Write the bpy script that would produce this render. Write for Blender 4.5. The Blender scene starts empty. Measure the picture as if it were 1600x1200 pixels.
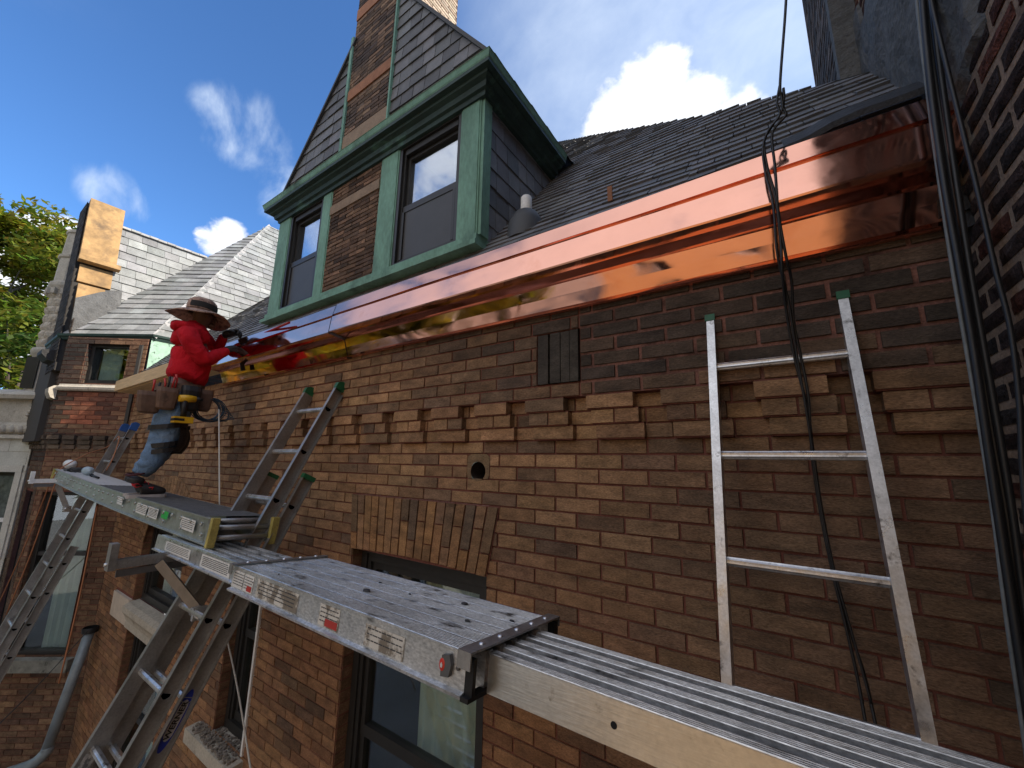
import bpy, math, random
import numpy as np
from mathutils import Vector, Matrix, noise
random.seed(7)
R = math.radians
S = bpy.context.scene
COL = S.collection

# ------------------------------------------------------------------ camera
CZ = 7.0                       # eye height: the camera is up at eaves level
CAM = Vector((0, -1.70, CZ))
yaw, pit, rol = R(34.387), R(11.223), R(1.034)
F = 628.29                     # focal length in pixels of a 1600 px wide picture
fw = Vector((-math.sin(yaw)*math.cos(pit), math.cos(yaw)*math.cos(pit), math.sin(pit)))
rt0 = Vector((math.cos(yaw), math.sin(yaw), 0)); up0 = rt0.cross(fw)
rt = math.cos(rol)*rt0 + math.sin(rol)*up0
up = -math.sin(rol)*rt0 + math.cos(rol)*up0
cd = bpy.data.cameras.new('camera'); cam = bpy.data.objects.new('camera', cd); COL.objects.link(cam)
cd.sensor_width = 36; cd.lens = F/1600*36; cd.clip_start = .02; cd.clip_end = 2000
M = Matrix((rt, up, -fw)).transposed().to_4x4(); M.translation = CAM
cam.matrix_world = M
S.camera = cam

def ray(px, py): return (rt*(px-800) + up*(600-py) + fw*F)
def at(px, py, y=0.0):
    r = ray(px, py); t = (y-CAM.y)/r.y; return CAM + r*t
def atx(px, py, x):
    r = ray(px, py); t = (x-CAM.x)/r.x; return CAM + r*t
def atz(px, py, z):
    r = ray(px, py); t = (z-CAM.z)/r.z; return CAM + r*t
def atd(px, py, d): return CAM + ray(px, py).normalized()*d

# ------------------------------------------------------------------ light
SUN = Vector((.72, .38, .60)).normalized()
EXPOSURE = 0.84
S.view_settings.view_transform = 'Standard'; S.view_settings.look = 'None'
S.view_settings.exposure = EXPOSURE; S.view_settings.gamma = 1
try: S.view_settings.use_curve_mapping = False
except Exception: pass
sl = bpy.data.lights.new('sun', 'SUN'); sl.energy = 4.2; sl.angle = R(.6); sl.color = (1, .90, .76)
so = bpy.data.objects.new('sun', sl); COL.objects.link(so)
so.rotation_euler = SUN.to_track_quat('Z', 'Y').to_euler()

W = bpy.data.worlds.new('World'); S.world = W; W.use_nodes = True
nt = W.node_tree; N = nt.nodes; L = nt.links
for n in list(N): N.remove(n)
def nd(T, **k):
    n = N.new(T)
    for a, b in k.items(): setattr(n, a, b)
    return n
def mth(op, a, b=None, c=None, clamp=False):
    n = nd('ShaderNodeMath', operation=op); n.use_clamp = clamp
    for i, v in enumerate((a, b, c)):
        if v is None: continue
        if isinstance(v, (int, float)): n.inputs[i].default_value = v
        else: L.new(v, n.inputs[i])
    return n.outputs[0]
sky = nd('ShaderNodeTexSky', sky_type='NISHITA'); sky.sun_disc = False
sky.sun_elevation = math.asin(SUN.z); sky.sun_rotation = math.atan2(SUN.x, SUN.y)
sky.air_density = 1.0; sky.dust_density = .35; sky.ozone_density = 2.2
tc = nd('ShaderNodeTexCoord')
def cloudnoise(scale, detail, rough, off, stretch=(1, 1, 1.6)):
    mp = nd('ShaderNodeMapping'); mp.inputs['Location'].default_value = off; mp.inputs['Scale'].default_value = stretch
    L.new(tc.outputs['Generated'], mp.inputs['Vector'])
    n = nd('ShaderNodeTexNoise'); n.inputs['Scale'].default_value = scale; n.inputs['Detail'].default_value = detail
    n.inputs['Roughness'].default_value = rough; n.inputs['Distortion'].default_value = .25
    L.new(mp.outputs[0], n.inputs['Vector']); return n.outputs['Fac']
def bump_at(v, c0, c1):
    """1 at direction v, falling to 0 at the wider angle (degrees)."""
    d = nd('ShaderNodeVectorMath', operation='DOT_PRODUCT'); L.new(tc.outputs['Generated'], d.inputs[0]); d.inputs[1].default_value = v
    m = nd('ShaderNodeMapRange', interpolation_type='SMOOTHSTEP'); L.new(d.outputs['Value'], m.inputs['Value'])
    m.inputs['From Min'].default_value = math.cos(R(c1)); m.inputs['From Max'].default_value = math.cos(R(c0)); return m.outputs[0]
def dirpx(px, py): return tuple(ray(px, py).normalized())
puff = cloudnoise(5.5, 9, .58, (3.1, 1.2, .4), (1, 1, 1.3))
fine = cloudnoise(16, 6, .6, (.2, 5.2, 2.4))
wisp = cloudnoise(4.6, 7, .56, (1.7, 4.4, 9.2), (1.6, 2.6, 1.2))
# dense cumulus over the roof, small puffs at left
def puffs(lst, k, bias):
    tot = None
    for (px, py, a, b) in lst:
        v = bump_at(dirpx(px, py), a, b)
        tot = v if tot is None else mth('MAXIMUM', tot, v)
    s = mth('ADD', mth('MULTIPLY', tot, 1.0), mth('MULTIPLY', mth('SUBTRACT', puff, .5), k))
    s = mth('ADD', s, mth('MULTIPLY', mth('SUBTRACT', fine, .5), 1.0))
    m = nd('ShaderNodeMapRange', interpolation_type='SMOOTHSTEP'); L.new(s, m.inputs['Value'])
    m.inputs['From Min'].default_value = bias; m.inputs['From Max'].default_value = bias+.40
    return mth('MULTIPLY', m.outputs[0], mth('MULTIPLY', tot, 3.5, clamp=True))
c_big = puffs([(1025, 150, .5, 6.5), (1080, 180, .5, 6.5), (970, 200, .5, 6.5), (1150, 205, .5, 6), (1040, 215, .5, 6), (352, 374, .1, 3.3), (330, 376, .1, 2.6), (70, 400, .5, 6), (60, 520, 1, 7), (372, 384, .05, 1.9)], 2.3, .42)
def wisps(lst, k, lo, hi):
    tot = None
    for (px, py, a, b) in lst:
        v = bump_at(dirpx(px, py), a, b)
        tot = v if tot is None else mth('MAXIMUM', tot, v)
    s = mth('ADD', mth('MULTIPLY', tot, .55), mth('MULTIPLY', mth('SUBTRACT', wisp, .5), k))
    m = nd('ShaderNodeMapRange', interpolation_type='SMOOTHSTEP'); L.new(s, m.inputs['Value'])
    m.inputs['From Min'].default_value = lo; m.inputs['From Max'].default_value = hi
    return mth('MULTIPLY', m.outputs[0], tot)
c_w = wisps([(1100, 40, 12, 34), (1230, 80, 10, 26), (900, 120, 4, 20), (385, 210, .2, 6.5), (345, 180, .1, 4), (165, 295, .1, 3.6), (205, 320, .1, 3), (430, 300, .1, 5)], 1.6, .30, 1.0)
veil = mth('MULTIPLY', bump_at(dirpx(1150, 60), 8, 34), mth('ADD', .22, mth('MULTIPLY', wisp, .85)))
c_w = mth('MAXIMUM', c_w, veil)
# unseen broken bright cloud placed behind the viewer to light the wall
back = bump_at(Vector((.15, -.85, .45)).normalized(), 25, 85)
mb_ = nd('ShaderNodeMapRange', interpolation_type='SMOOTHSTEP'); L.new(mth('ADD', puff, mth('MULTIPLY', back, .22)), mb_.inputs['Value'])
mb_.inputs['From Min'].default_value = .44; mb_.inputs['From Max'].default_value = .66
c_b = mth('MULTIPLY', mb_.outputs[0], back)
tint = nd('ShaderNodeMix', data_type='RGBA', blend_type='MULTIPLY'); tint.inputs[0].default_value = 1
L.new(sky.outputs[0], tint.inputs[6]); tint.inputs[7].default_value = (.50, .78, 1.08, 1)
def mixc(a, fac, col, k=1.0):
    m = nd('ShaderNodeMix', data_type='RGBA'); L.new(mth('MULTIPLY', fac, k, clamp=True), m.inputs[0]); L.new(a, m.inputs[6])
    if isinstance(col, tuple): m.inputs[7].default_value = col
    else: L.new(col, m.inputs[7])
    return m.outputs[2]
shade = nd('ShaderNodeMix', data_type='RGBA'); L.new(fine, shade.inputs[0]); shade.inputs[6].default_value = (3.9, 4.3, 5.0, 1); shade.inputs[7].default_value = (6.4, 6.35, 6.3, 1)
o = mixc(tint.outputs[2], c_w, (4.2, 4.8, 5.6, 1), .85)
o = mixc(o, c_big, shade.outputs[2], .97)
o = mixc(o, c_b, (5.2, 5.3, 5.7, 1), .95)
bg = nd('ShaderNodeBackground'); bg.inputs['Strength'].default_value = .125
L.new(o, bg.inputs['Color']); wo = nd('ShaderNodeOutputWorld'); L.new(bg.outputs[0], wo.inputs['Surface'])

# ------------------------------------------------------------------ materials
MATS = {}
def mat(name, col=(.5, .5, .5), rough=.6, metal=0, spec=.5, vcol=False, var=0, vscale=8, var2=0, v2scale=60, bump=0, bscale=60, bdist=.003,
        darkspots=None, stretch=(1, 1, 1), extra=None, rvar=0):
    """procedural Principled material; var/var2 = strength of coarse/fine colour variation"""
    if name in MATS: return MATS[name]
    m = bpy.data.materials.new(name); m.use_nodes = True; T = m.node_tree; b = T.nodes['Principled BSDF']
    b.inputs['Roughness'].default_value = rough; b.inputs['Metallic'].default_value = metal
    b.inputs['Specular IOR Level'].default_value = spec
    tcn = T.nodes.new('ShaderNodeTexCoord'); mp = T.nodes.new('ShaderNodeMapping'); mp.inputs['Scale'].default_value = stretch
    T.links.new(tcn.outputs['Object'], mp.inputs['Vector'])
    if vcol:
        a = T.nodes.new('ShaderNodeVertexColor'); a.layer_name = 'Col'; src = a.outputs[0]
    else:
        a = T.nodes.new('ShaderNodeRGB'); a.outputs[0].default_value = (*col, 1); src = a.outputs[0]
    def noi(sc, det=6, ro=.6):
        n = T.nodes.new('ShaderNodeTexNoise'); n.inputs['Scale'].default_value = sc; n.inputs['Detail'].default_value = det; n.inputs['Roughness'].default_value = ro
        T.links.new(mp.outputs[0], n.inputs['Vector']); return n
    for v, sc in ((var, vscale), (var2, v2scale)):
        if not v: continue
        n = noi(sc)
        r = T.nodes.new('ShaderNodeMapRange'); r.inputs['From Min'].default_value = .3; r.inputs['From Max'].default_value = .7
        r.inputs['To Min'].default_value = 1-v; r.inputs['To Max'].default_value = 1+v*.7
        T.links.new(n.outputs['Fac'], r.inputs['Value'])
        x = T.nodes.new('ShaderNodeVectorMath'); x.operation = 'SCALE'; T.links.new(src, x.inputs[0]); T.links.new(r.outputs[0], x.inputs['Scale']); src = x.outputs[0]
    if darkspots:
        dc, lo, hi, sc = darkspots
        n = noi(sc, 8, .65); r = T.nodes.new('ShaderNodeMapRange'); r.inputs['From Min'].default_value = lo; r.inputs['From Max'].default_value = hi
        T.links.new(n.outputs['Fac'], r.inputs['Value']); x = T.nodes.new('ShaderNodeMix'); x.data_type = 'RGBA'
        T.links.new(r.outputs[0], x.inputs[0]); T.links.new(src, x.inputs[6]); x.inputs[7].default_value = (*dc, 1); src = x.outputs[2]
    T.links.new(src, b.inputs['Base Color'])
    if rvar:
        n = noi(vscale*2); r = T.nodes.new('ShaderNodeMapRange'); r.inputs['From Min'].default_value = .3; r.inputs['From Max'].default_value = .7
        r.inputs['To Min'].default_value = max(0, rough-rvar); r.inputs['To Max'].default_value = min(1, rough+rvar)
        T.links.new(n.outputs['Fac'], r.inputs['Value']); T.links.new(r.outputs[0], b.inputs['Roughness'])
    if bump:
        n = noi(bscale, 5, .6); bp = T.nodes.new('ShaderNodeBump'); bp.inputs['Strength'].default_value = bump; bp.inputs['Distance'].default_value = bdist
        T.links.new(n.outputs['Fac'], bp.inputs['Height']); T.links.new(bp.outputs[0], b.inputs['Normal'])
    if extra: extra(T, b, mp)
    MATS[name] = m; return m
BR = mat('buff brick', vcol=True, rough=.88, spec=.25, var=.38, vscale=16, var2=.42, v2scale=150, bump=.8, bscale=150, bdist=.006, darkspots=((.045, .036, .030), .52, .98, 11), stretch=(.6, 1, 1.5))
MORT = mat('red mortar', (.19, .078, .060), rough=.95, spec=.1, var=.25, vscale=12, var2=.25, v2scale=150, bump=.6, bscale=140, bdist=.004)
MORT_U = mat('smeared pink mortar', (.24, .12, .095), rough=.95, spec=.1, var=.35, vscale=10, var2=.3, v2scale=120, bump=.8, bscale=90, bdist=.006, darkspots=((.06, .035, .03), .50, .66, 7))
MORT_L = mat('buff mortar', (.32, .23, .165), rough=.95, spec=.1, var=.3, vscale=14, var2=.3, v2scale=120, bump=.8, bscale=90, bdist=.008)
RB = mat('rock face brick', vcol=True, rough=.9, spec=.2, var=.5, vscale=40, var2=.55, v2scale=140, bump=1, bscale=110, bdist=.014)
SLATE = mat('dark slate', vcol=True, rough=.62, spec=.4, var=.2, vscale=12, var2=.25, v2scale=240, bump=.35, bscale=260, bdist=.002)
SLATE_L = mat('pale slate', vcol=True, rough=.6, spec=.4, var=.25, vscale=6, var2=.2, v2scale=60, bump=.3, bscale=60, bdist=.004)
VERD = mat('verdigris copper', (.165, .320, .245), rough=.72, spec=.35, var=.25, vscale=5, var2=.2, v2scale=50, bump=.3, bscale=60, darkspots=((.035, .06, .05), .54, .78, 3.5), stretch=(1, 1, .35))
VERD_D = mat('dark verdigris', (.024, .052, .046), rough=.6, spec=.4, var=.35, vscale=6, var2=.2, v2scale=50, darkspots=((.09, .21, .16), .60, .76, 5), stretch=(.5, 1, 1))
STONE = mat('limestone', (.46, .42, .35), rough=.9, spec=.2, var=.2, vscale=5, var2=.22, v2scale=50, bump=.5, bscale=50, bdist=.006, darkspots=((.14, .12, .10), .62, .78, 6))
STONE_B = mat('brown stone', (.27, .20, .145), rough=.9, spec=.2, var=.2, vscale=8, var2=.2, v2scale=80, bump=.4, bscale=80)
TERRA = mat('terracotta band', (.33, .16, .095), rough=.9, spec=.2, var=.25, vscale=8, var2=.15, v2scale=80, bump=.3, bscale=90)
def alu_extra(T, b, mp): b.inputs['Anisotropic'].default_value = .3
ALU = mat('worn aluminium', (.68, .68, .68), rough=.36, metal=.85, var=.22, vscale=14, var2=.18, v2scale=120, darkspots=((.12, .11, .10), .58, .70, 24), rvar=.12, bump=.15, bscale=120, bdist=.001)
ALU_D = mat('dull aluminium', (.36, .355, .345), rough=.46, metal=.8, var=.2, vscale=9, var2=.15, v2scale=90, darkspots=((.12, .11, .10), .66, .78, 14), rvar=.12, bump=.15, bscale=120, bdist=.001)
DECKM = mat('gritty aluminium deck', (.70, .70, .69), rough=.40, metal=.75, var=.2, vscale=8, var2=.38, v2scale=160, darkspots=((.06, .055, .05), .56, .68, 20), rvar=.1, stretch=(.45, 1, 1), bump=.3, bscale=140, bdist=.001)
GRIT = mat('dark grit deck', (.10, .10, .10), rough=.9, var=.3, vscale=20, var2=.5, v2scale=260, bump=.9, bscale=300, bdist=.003)
YELL = mat('yellow plastic cap', (.42, .35, .10), rough=.6, var=.3, vscale=25, var2=.2, v2scale=120, darkspots=((.08, .07, .04), .62, .72, 40))
GREEN = mat('green plastic cap', (.012, .12, .05), rough=.45, var=.2, vscale=30)
BLUEC = mat('blue plastic cap', (.02, .09, .33), rough=.45, var=.2, vscale=30)
BLK = mat('black rubber', (.012, .012, .013), rough=.55, spec=.4)
BLKC = mat('black cable', (.014, .014, .015), rough=.42, spec=.5, bump=.2, bscale=200, bdist=.001)
DARK = mat('dark interior', (.01, .01, .011), rough=.9)
FRAMEM = mat('black window frame', (.022, .021, .020), rough=.45, spec=.5, var=.2, vscale=20)
GREYM = mat('grey aluminium trim', (.26, .26, .26), rough=.5, metal=.4)
WHITEP = mat('white paint', (.72, .72, .70), rough=.5, var=.1, vscale=10, var2=.1, v2scale=80, darkspots=((.35, .33, .30), .64, .76, 18))
CURT = mat('grey curtain', (.50, .56, .52), rough=.9, var=.15, vscale=5)
LUMB = mat('new lumber', (.62, .43, .22), rough=.75, var=.15, vscale=3, var2=.2, v2scale=14, stretch=(.25, 3, 3), bump=.2, bscale=40)
PLY = mat('weathered plywood', (.40, .24, .095), rough=.8, var=.4, vscale=2.6, var2=.25, v2scale=12, darkspots=((.16, .10, .05), .50, .70, 3.6), bump=.2, bscale=30)
CEM = mat('grey cement parging', (.115, .115, .112), rough=.92, var=.3, vscale=9, var2=.2, v2scale=60, bump=1, bscale=22, bdist=.02, darkspots=((.045, .045, .045), .60, .70, 18))
TAR = mat('black tar', (.018, .017, .017), rough=.7, bump=.8, bscale=40, bdist=.01)
def cop_extra(T, b, mp):
    n1 = T.nodes.new('ShaderNodeTexNoise'); n1.inputs['Scale'].default_value = 2.2; n1.inputs['Detail'].default_value = 1.6; n1.inputs['Roughness'].default_value = .4
    m2 = T.nodes.new('ShaderNodeMapping'); m2.inputs['Scale'].default_value = (1, 2.4, 2.4)
    tcn = T.nodes.new('ShaderNodeTexCoord'); T.links.new(tcn.outputs['Object'], m2.inputs['Vector']); T.links.new(m2.outputs[0], n1.inputs['Vector'])
    bp = T.nodes.new('ShaderNodeBump'); bp.inputs['Strength'].default_value = .5; bp.inputs['Distance'].default_value = .012
    T.links.new(n1.outputs['Fac'], bp.inputs['Height']); T.links.new(bp.outputs[0], b.inputs['Normal'])
COPPER = mat('polished copper', (.85, .44, .325), rough=.085, metal=1, var=.06, vscale=6, darkspots=((.76, .36, .25), .58, .72, 5), rvar=.06, extra=cop_extra)
COPPER_M = mat('satin copper', (.92, .56, .44), rough=.20, metal=1, var=.08, vscale=5, darkspots=((.80, .40, .28), .60, .74, 8), rvar=.05, extra=cop_extra)
def glass(name, k0, k1, tintc=(.9, .95, .93)):
    m = bpy.data.materials.new(name); m.use_nodes = True; T = m.node_tree
    for n in list(T.nodes): T.nodes.remove(n)
    o = T.nodes.new('ShaderNodeOutputMaterial'); mx = T.nodes.new('ShaderNodeMixShader'); tr = T.nodes.new('ShaderNodeBsdfTransparent'); gl = T.nodes.new('ShaderNodeBsdfGlossy')
    tr.inputs[0].default_value = (*tintc, 1); gl.inputs['Roughness'].default_value = .015; gl.inputs[0].default_value = (.95, .97, 1, 1)
    lw = T.nodes.new('ShaderNodeLayerWeight'); lw.inputs[0].default_value = .5
    mr = T.nodes.new('ShaderNodeMapRange'); mr.inputs['To Min'].default_value = k0; mr.inputs['To Max'].default_value = k1
    T.links.new(lw.outputs['Facing'], mr.inputs['Value']); T.links.new(mr.outputs[0], mx.inputs[0])
    T.links.new(tr.outputs[0], mx.inputs[1]); T.links.new(gl.outputs[0], mx.inputs[2]); T.links.new(mx.outputs[0], o.inputs[0])
    return m
GLASS = glass('window glass', .05, .30); GLASS_U = glass('bright window glass', .22, .75)
SCREEN = mat('insect screen', (.060, .062, .066), rough=.5, spec=.4, var=.1)

# ------------------------------------------------------------------ mesh helpers
ORG = {}
class MB:
    def __init__(s): s.v = []; s.f = []; s.c = []; s.m = []; s.sm = []
    def face(s, pts, col=(.5, .5, .5), m=0, smooth=False):
        i = len(s.v); s.v += [tuple(p) for p in pts]; s.f.append(tuple(range(i, i+len(pts)))); s.c.append(col); s.m.append(m); s.sm.append(smooth)
    def hull8(s, P, col=(.5, .5, .5), m=0, skip=()):
        i = len(s.v); s.v += [tuple(p) for p in P]
        for k, q in enumerate(((3, 2, 1, 0), (4, 5, 6, 7), (0, 1, 5, 4), (1, 2, 6, 5), (2, 3, 7, 6), (3, 0, 4, 7))):
            if k in skip: continue
            s.f.append(tuple(i+a for a in q)); s.c.append(col); s.m.append(m); s.sm.append(False)
    def box(s, a, b, col=(.5, .5, .5), m=0):
        x0, y0, z0 = [min(a[i], b[i]) for i in range(3)]; x1, y1, z1 = [max(a[i], b[i]) for i in range(3)]
        s.hull8([(x0, y0, z0), (x1, y0, z0), (x1, y1, z0), (x0, y1, z0), (x0, y0, z1), (x1, y0, z1), (x1, y1, z1), (x0, y1, z1)], col, m)
    def obox(s, o, ax, ay, az, a, b, col=(.5, .5, .5), m=0):
        P = [o+ax*x+ay*y+az*z for (x, y, z) in ((a[0], a[1], a[2]), (b[0], a[1], a[2]), (b[0], b[1], a[2]), (a[0], b[1], a[2]), (a[0], a[1], b[2]), (b[0], a[1], b[2]), (b[0], b[1], b[2]), (a[0], b[1], b[2]))]
        s.hull8(P, col, m)
    def extrude(s, poly, o, ax, ay, az, l0, l1, col=(.5, .5, .5), m=0, caps=True, seg=1, off=None, smooth=False):
        """poly of (a, b) in axes ax, ay swept along az"""
        n = len(poly); i = len(s.v)
        for k in range(seg+1):
            l = l0+(l1-l0)*k/seg; d = off(l) if off else Vector((0, 0, 0))
            for a, b in poly: s.v.append(tuple(o+ax*a+ay*b+az*l+d))
        for k in range(seg):
            for j in range(n):
                q = (i+k*n+j, i+k*n+(j+1) % n, i+(k+1)*n+(j+1) % n, i+(k+1)*n+j)
                s.f.append(q); s.c.append(col); s.m.append(m); s.sm.append(smooth)
        if caps:
            s.f.append(tuple(i+j for j in range(n))[::-1]); s.c.append(col); s.m.append(m); s.sm.append(False)
            s.f.append(tuple(i+seg*n+j for j in range(n))); s.c.append(col); s.m.append(m); s.sm.append(False)
    def strip(s, poly, o, ax, ay, az, l0, l1, seg=1, m=0, smooth=False, off=None, col=(.5, .5, .5)):
        n = len(poly); i = len(s.v)
        for k in range(seg+1):
            l = l0+(l1-l0)*k/seg
            for a, b in poly:
                p = o+ax*a+ay*b+az*l
                if off: p = off(p)
                s.v.append(tuple(p))
        for k in range(seg):
            for j in range(n-1):
                s.f.append((i+k*n+j, i+k*n+j+1, i+(k+1)*n+j+1, i+(k+1)*n+j)); s.c.append(col); s.m.append(m); s.sm.append(smooth)
    def tube(s, pts, r, n=8, col=(.5, .5, .5), m=0, caps=True, rib=0):
        pts = [Vector(p) for p in pts]; i = len(s.v); rr = r if isinstance(r, (list, tuple)) else [r]*len(pts)
        ref = None
        for k, p in enumerate(pts):
            t = (pts[min(k+1, len(pts)-1)]-pts[max(k-1, 0)]).normalized()
            if ref is None: ref = Vector((0, 0, 1)) if abs(t.z) < .9 else Vector((1, 0, 0))
            u = t.cross(ref).normalized(); w = t.cross(u); ref = -w if w.dot(ref) < 0 else w; ref = u.cross(t)
            for j in range(n):
                a = 2*math.pi*j/n; q = rr[k]*(1-(rib if j % 2 else 0))
                s.v.append(tuple(p+(u*math.cos(a)+w*math.sin(a))*q))
        for k in range(len(pts)-1):
            for j in range(n):
                s.f.append((i+k*n+j, i+k*n+(j+1) % n, i+(k+1)*n+(j+1) % n, i+(k+1)*n+j)); s.c.append(col); s.m.append(m); s.sm.append(rib == 0)
        if caps:
            for k in (0, len(pts)-1):
                q = tuple(i+k*n+j for j in range(n)); s.f.append(q if k else q[::-1]); s.c.append(col); s.m.append(m); s.sm.append(False)
    def lathe(s, prof, o, n=24, ax=Vector((1, 0, 0)), ay=Vector((0, 1, 0)), az=Vector((0, 0, 1)), m=0, col=(.5, .5, .5), a0=0, a1=2*math.pi, smooth=True):
        i = len(s.v); full = abs(a1-a0-2*math.pi) < 1e-6; c = n if full else n+1
        for r, z in prof:
            for j in range(c):
                a = a0+(a1-a0)*j/n; s.v.append(tuple(o+ax*(r*math.cos(a))+ay*(r*math.sin(a))+az*z))
        for k in range(len(prof)-1):
            for j in range(n):
                j2 = (j+1) % c
                s.f.append((i+k*c+j, i+k*c+j2, i+(k+1)*c+j2, i+(k+1)*c+j)); s.c.append(col); s.m.append(m); s.sm.append(smooth)
    def build(s, name, mats, parent=None, org=None):
        if not isinstance(mats, (list, tuple)): mats = [mats]
        o3 = Vector(org) if org is not None else (ORG.get(parent.name, Vector((0, 0, 0))) if parent else Vector((0, 0, 0)))
        me = bpy.data.meshes.new(name); V = np.array(s.v, dtype=float)-np.array(o3)
        me.from_pydata([tuple(x) for x in V], [], s.f)
        for mm in mats: me.materials.append(mm)
        me.polygons.foreach_set('material_index', s.m); me.polygons.foreach_set('use_smooth', s.sm)
        ca = me.color_attributes.new('Col', 'FLOAT_COLOR', 'CORNER')
        arr = np.repeat(np.array([(*c, 1) for c in s.c]), [len(f) for f in s.f], axis=0).astype(np.float32)
        ca.data.foreach_set('color', arr.ravel()); me.update()
        ob = bpy.data.objects.new(name, me); COL.objects.link(ob)
        if parent: ob.parent = parent; ORG[ob.name] = o3
        elif org is not None: ob.location = o3; ORG[ob.name] = o3
        return ob
def tag(o, label=None, cat=None, group=None, kind=None):
    if label: o['label'] = label
    if cat: o['category'] = cat
    if group: o['group'] = group
    if kind: o['kind'] = kind
    return o
def thing(name, label, cat, org=(0, 0, 0), group=None):
    o = bpy.data.objects.new(name, None); COL.objects.link(o); o.location = org; o.empty_display_size = .1
    ORG[o.name] = Vector(org); return tag(o, label, cat, group)
X = Vector((1, 0, 0)); Y = Vector((0, 1, 0)); Z = Vector((0, 0, 1))
def lerp(a, b, t): return tuple(a[i]+(b[i]-a[i])*t for i in range(3))
def sst(a, b, x): t = max(0, min(1, (x-a)/(b-a))); return t*t*(3-2*t)
def text_mesh(txt, name, mt, parent, o, ax, ay, size, ext=.0008, width=None):
    cu = bpy.data.curves.new(name, 'FONT'); cu.body = txt; cu.size = size; cu.extrude = ext; cu.align_x = 'CENTER'; cu.align_y = 'CENTER'; cu.offset = size*.02
    t = bpy.data.objects.new(name, cu); COL.objects.link(t); bpy.context.view_layer.update()
    me = bpy.data.meshes.new_from_object(t.evaluated_get(bpy.context.evaluated_depsgraph_get())); bpy.data.objects.remove(t)
    ax = ax.normalized(); az = ax.cross(ay).normalized(); ay = az.cross(ax)
    mm = Matrix((ax, ay, az)).transposed().to_4x4(); mm.translation = Vector(o)-ORG.get(parent.name, Vector())
    if width:
        w = max(v.co.x for v in me.vertices)-min(v.co.x for v in me.vertices); mm = mm @ Matrix.Diagonal((width/w, 1, 1, 1))
    me.transform(mm); me.materials.clear(); me.materials.append(mt)
    ob = bpy.data.objects.new(name, me); COL.objects.link(ob); ob.parent = parent; return ob

# ---- masonry: every brick is its own little block on a mortar bed
BL, BH, JT = .2144, .0647, .0075
ZC = 7.0487; XC = -1.232
def bricks(mb, O, U, Nn, u0, u1, z0, z1, colf, holes=(), dep=.007, rough=0.0, joint=JT, uo=0.0, m_b=0, m_m=1, bed=True, grid=(1, 1), bl=BL, bh=BH, zc=ZC, backing=.0):
    """wall in plane O + U*u + Z*z, facing Nn. holes = (ua, ub, za, zb)."""
    U = U.normalized(); Nn = Nn.normalized(); hb = bl/2
    k0 = math.floor((z0-zc)/bh)-1; k1 = math.ceil((z1-zc)/bh)+1
    for k in range(k0, k1):
        a, b = max(z0, zc+k*bh), min(z1, zc+(k+1)*bh)
        if b-a < .012: continue
        zm = (a+b)/2
        iv = [(u0, u1)]
        for h in holes:
            if not (h[2] < zm < h[3]): continue
            nx = []
            for (p, q) in iv:
                if h[1] <= p or h[0] >= q: nx.append((p, q)); continue
                if h[0] > p: nx.append((p, h[0]))
                if h[1] < q: nx.append((h[1], q))
            iv = nx
        ph = uo+(0 if k % 2 else hb)
        for (p, q) in iv:
            n0 = math.floor((p-ph)/bl); n1 = math.ceil((q-ph)/bl)
            for n in range(n0, n1):
                s_, e_ = max(p, ph+n*bl), min(q, ph+(n+1)*bl)
                if e_-s_ < .02: continue
                c = colf((s_+e_)/2, zm)
                j = joint/2; jx = random.uniform(-.0012, .0012); d = random.uniform(-.0015, .0022)
                ua, ub, za, zb = s_+j+jx, e_-j+jx, a+j+random.uniform(-.001, .001), b-j+random.uniform(-.001, .001)
                P = lambda u, z, dd: O+U*u+Z*z+Nn*dd
                if rough:
                    gx, gz = grid; i = len(mb.v)
                    for jz in range(gz+1):
                        for jx_ in range(gx+1):
                            ed = (jz in (0, gz)) or (jx_ in (0, gx))
                            dd = random.uniform(-.3, .3)*rough if ed else random.uniform(.5, 1.7)*rough
                            mb.v.append(tuple(P(ua+(ub-ua)*jx_/gx+(random.uniform(-.004, .004)), za+(zb-za)*jz/gz+random.uniform(-.003, .003), dd)))
                    for jz in range(gz):
                        for jx_ in range(gx):
                            w = gx+1; mb.f.append((i+jz*w+jx_, i+jz*w+jx_+1, i+(jz+1)*w+jx_+1, i+(jz+1)*w+jx_)); mb.c.append((lambda q_: tuple(x*q_ for x in c))(random.uniform(.6, 1.35))); mb.m.append(m_b); mb.sm.append(False)
                    rim = [(ua, za), (ub, za), (ub, zb), (ua, zb)]
                    for t in range(4):
                        (xa, ya), (xb, yb) = rim[t], rim[(t+1) % 4]; mb.face([P(xa, ya, -dep), P(xb, yb, -dep), P(xb, yb, 0), P(xa, ya, 0)], c, m_b)
                else:
                    e = .0015
                    mb.hull8([P(ua-.0, za, -dep-.001), P(ub, za, -dep-.001), P(ub, zb, -dep-.001), P(ua, zb, -dep-.001), P(ua+e, za+e, d), P(ub-e, za+e, d), P(ub-e, zb-e, d), P(ua+e, zb-e, d)], c, m_b, skip=(0,))
    if bed: panel(mb, O-Nn*dep, U, u0, u1, z0, z1, holes, m_m)
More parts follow.
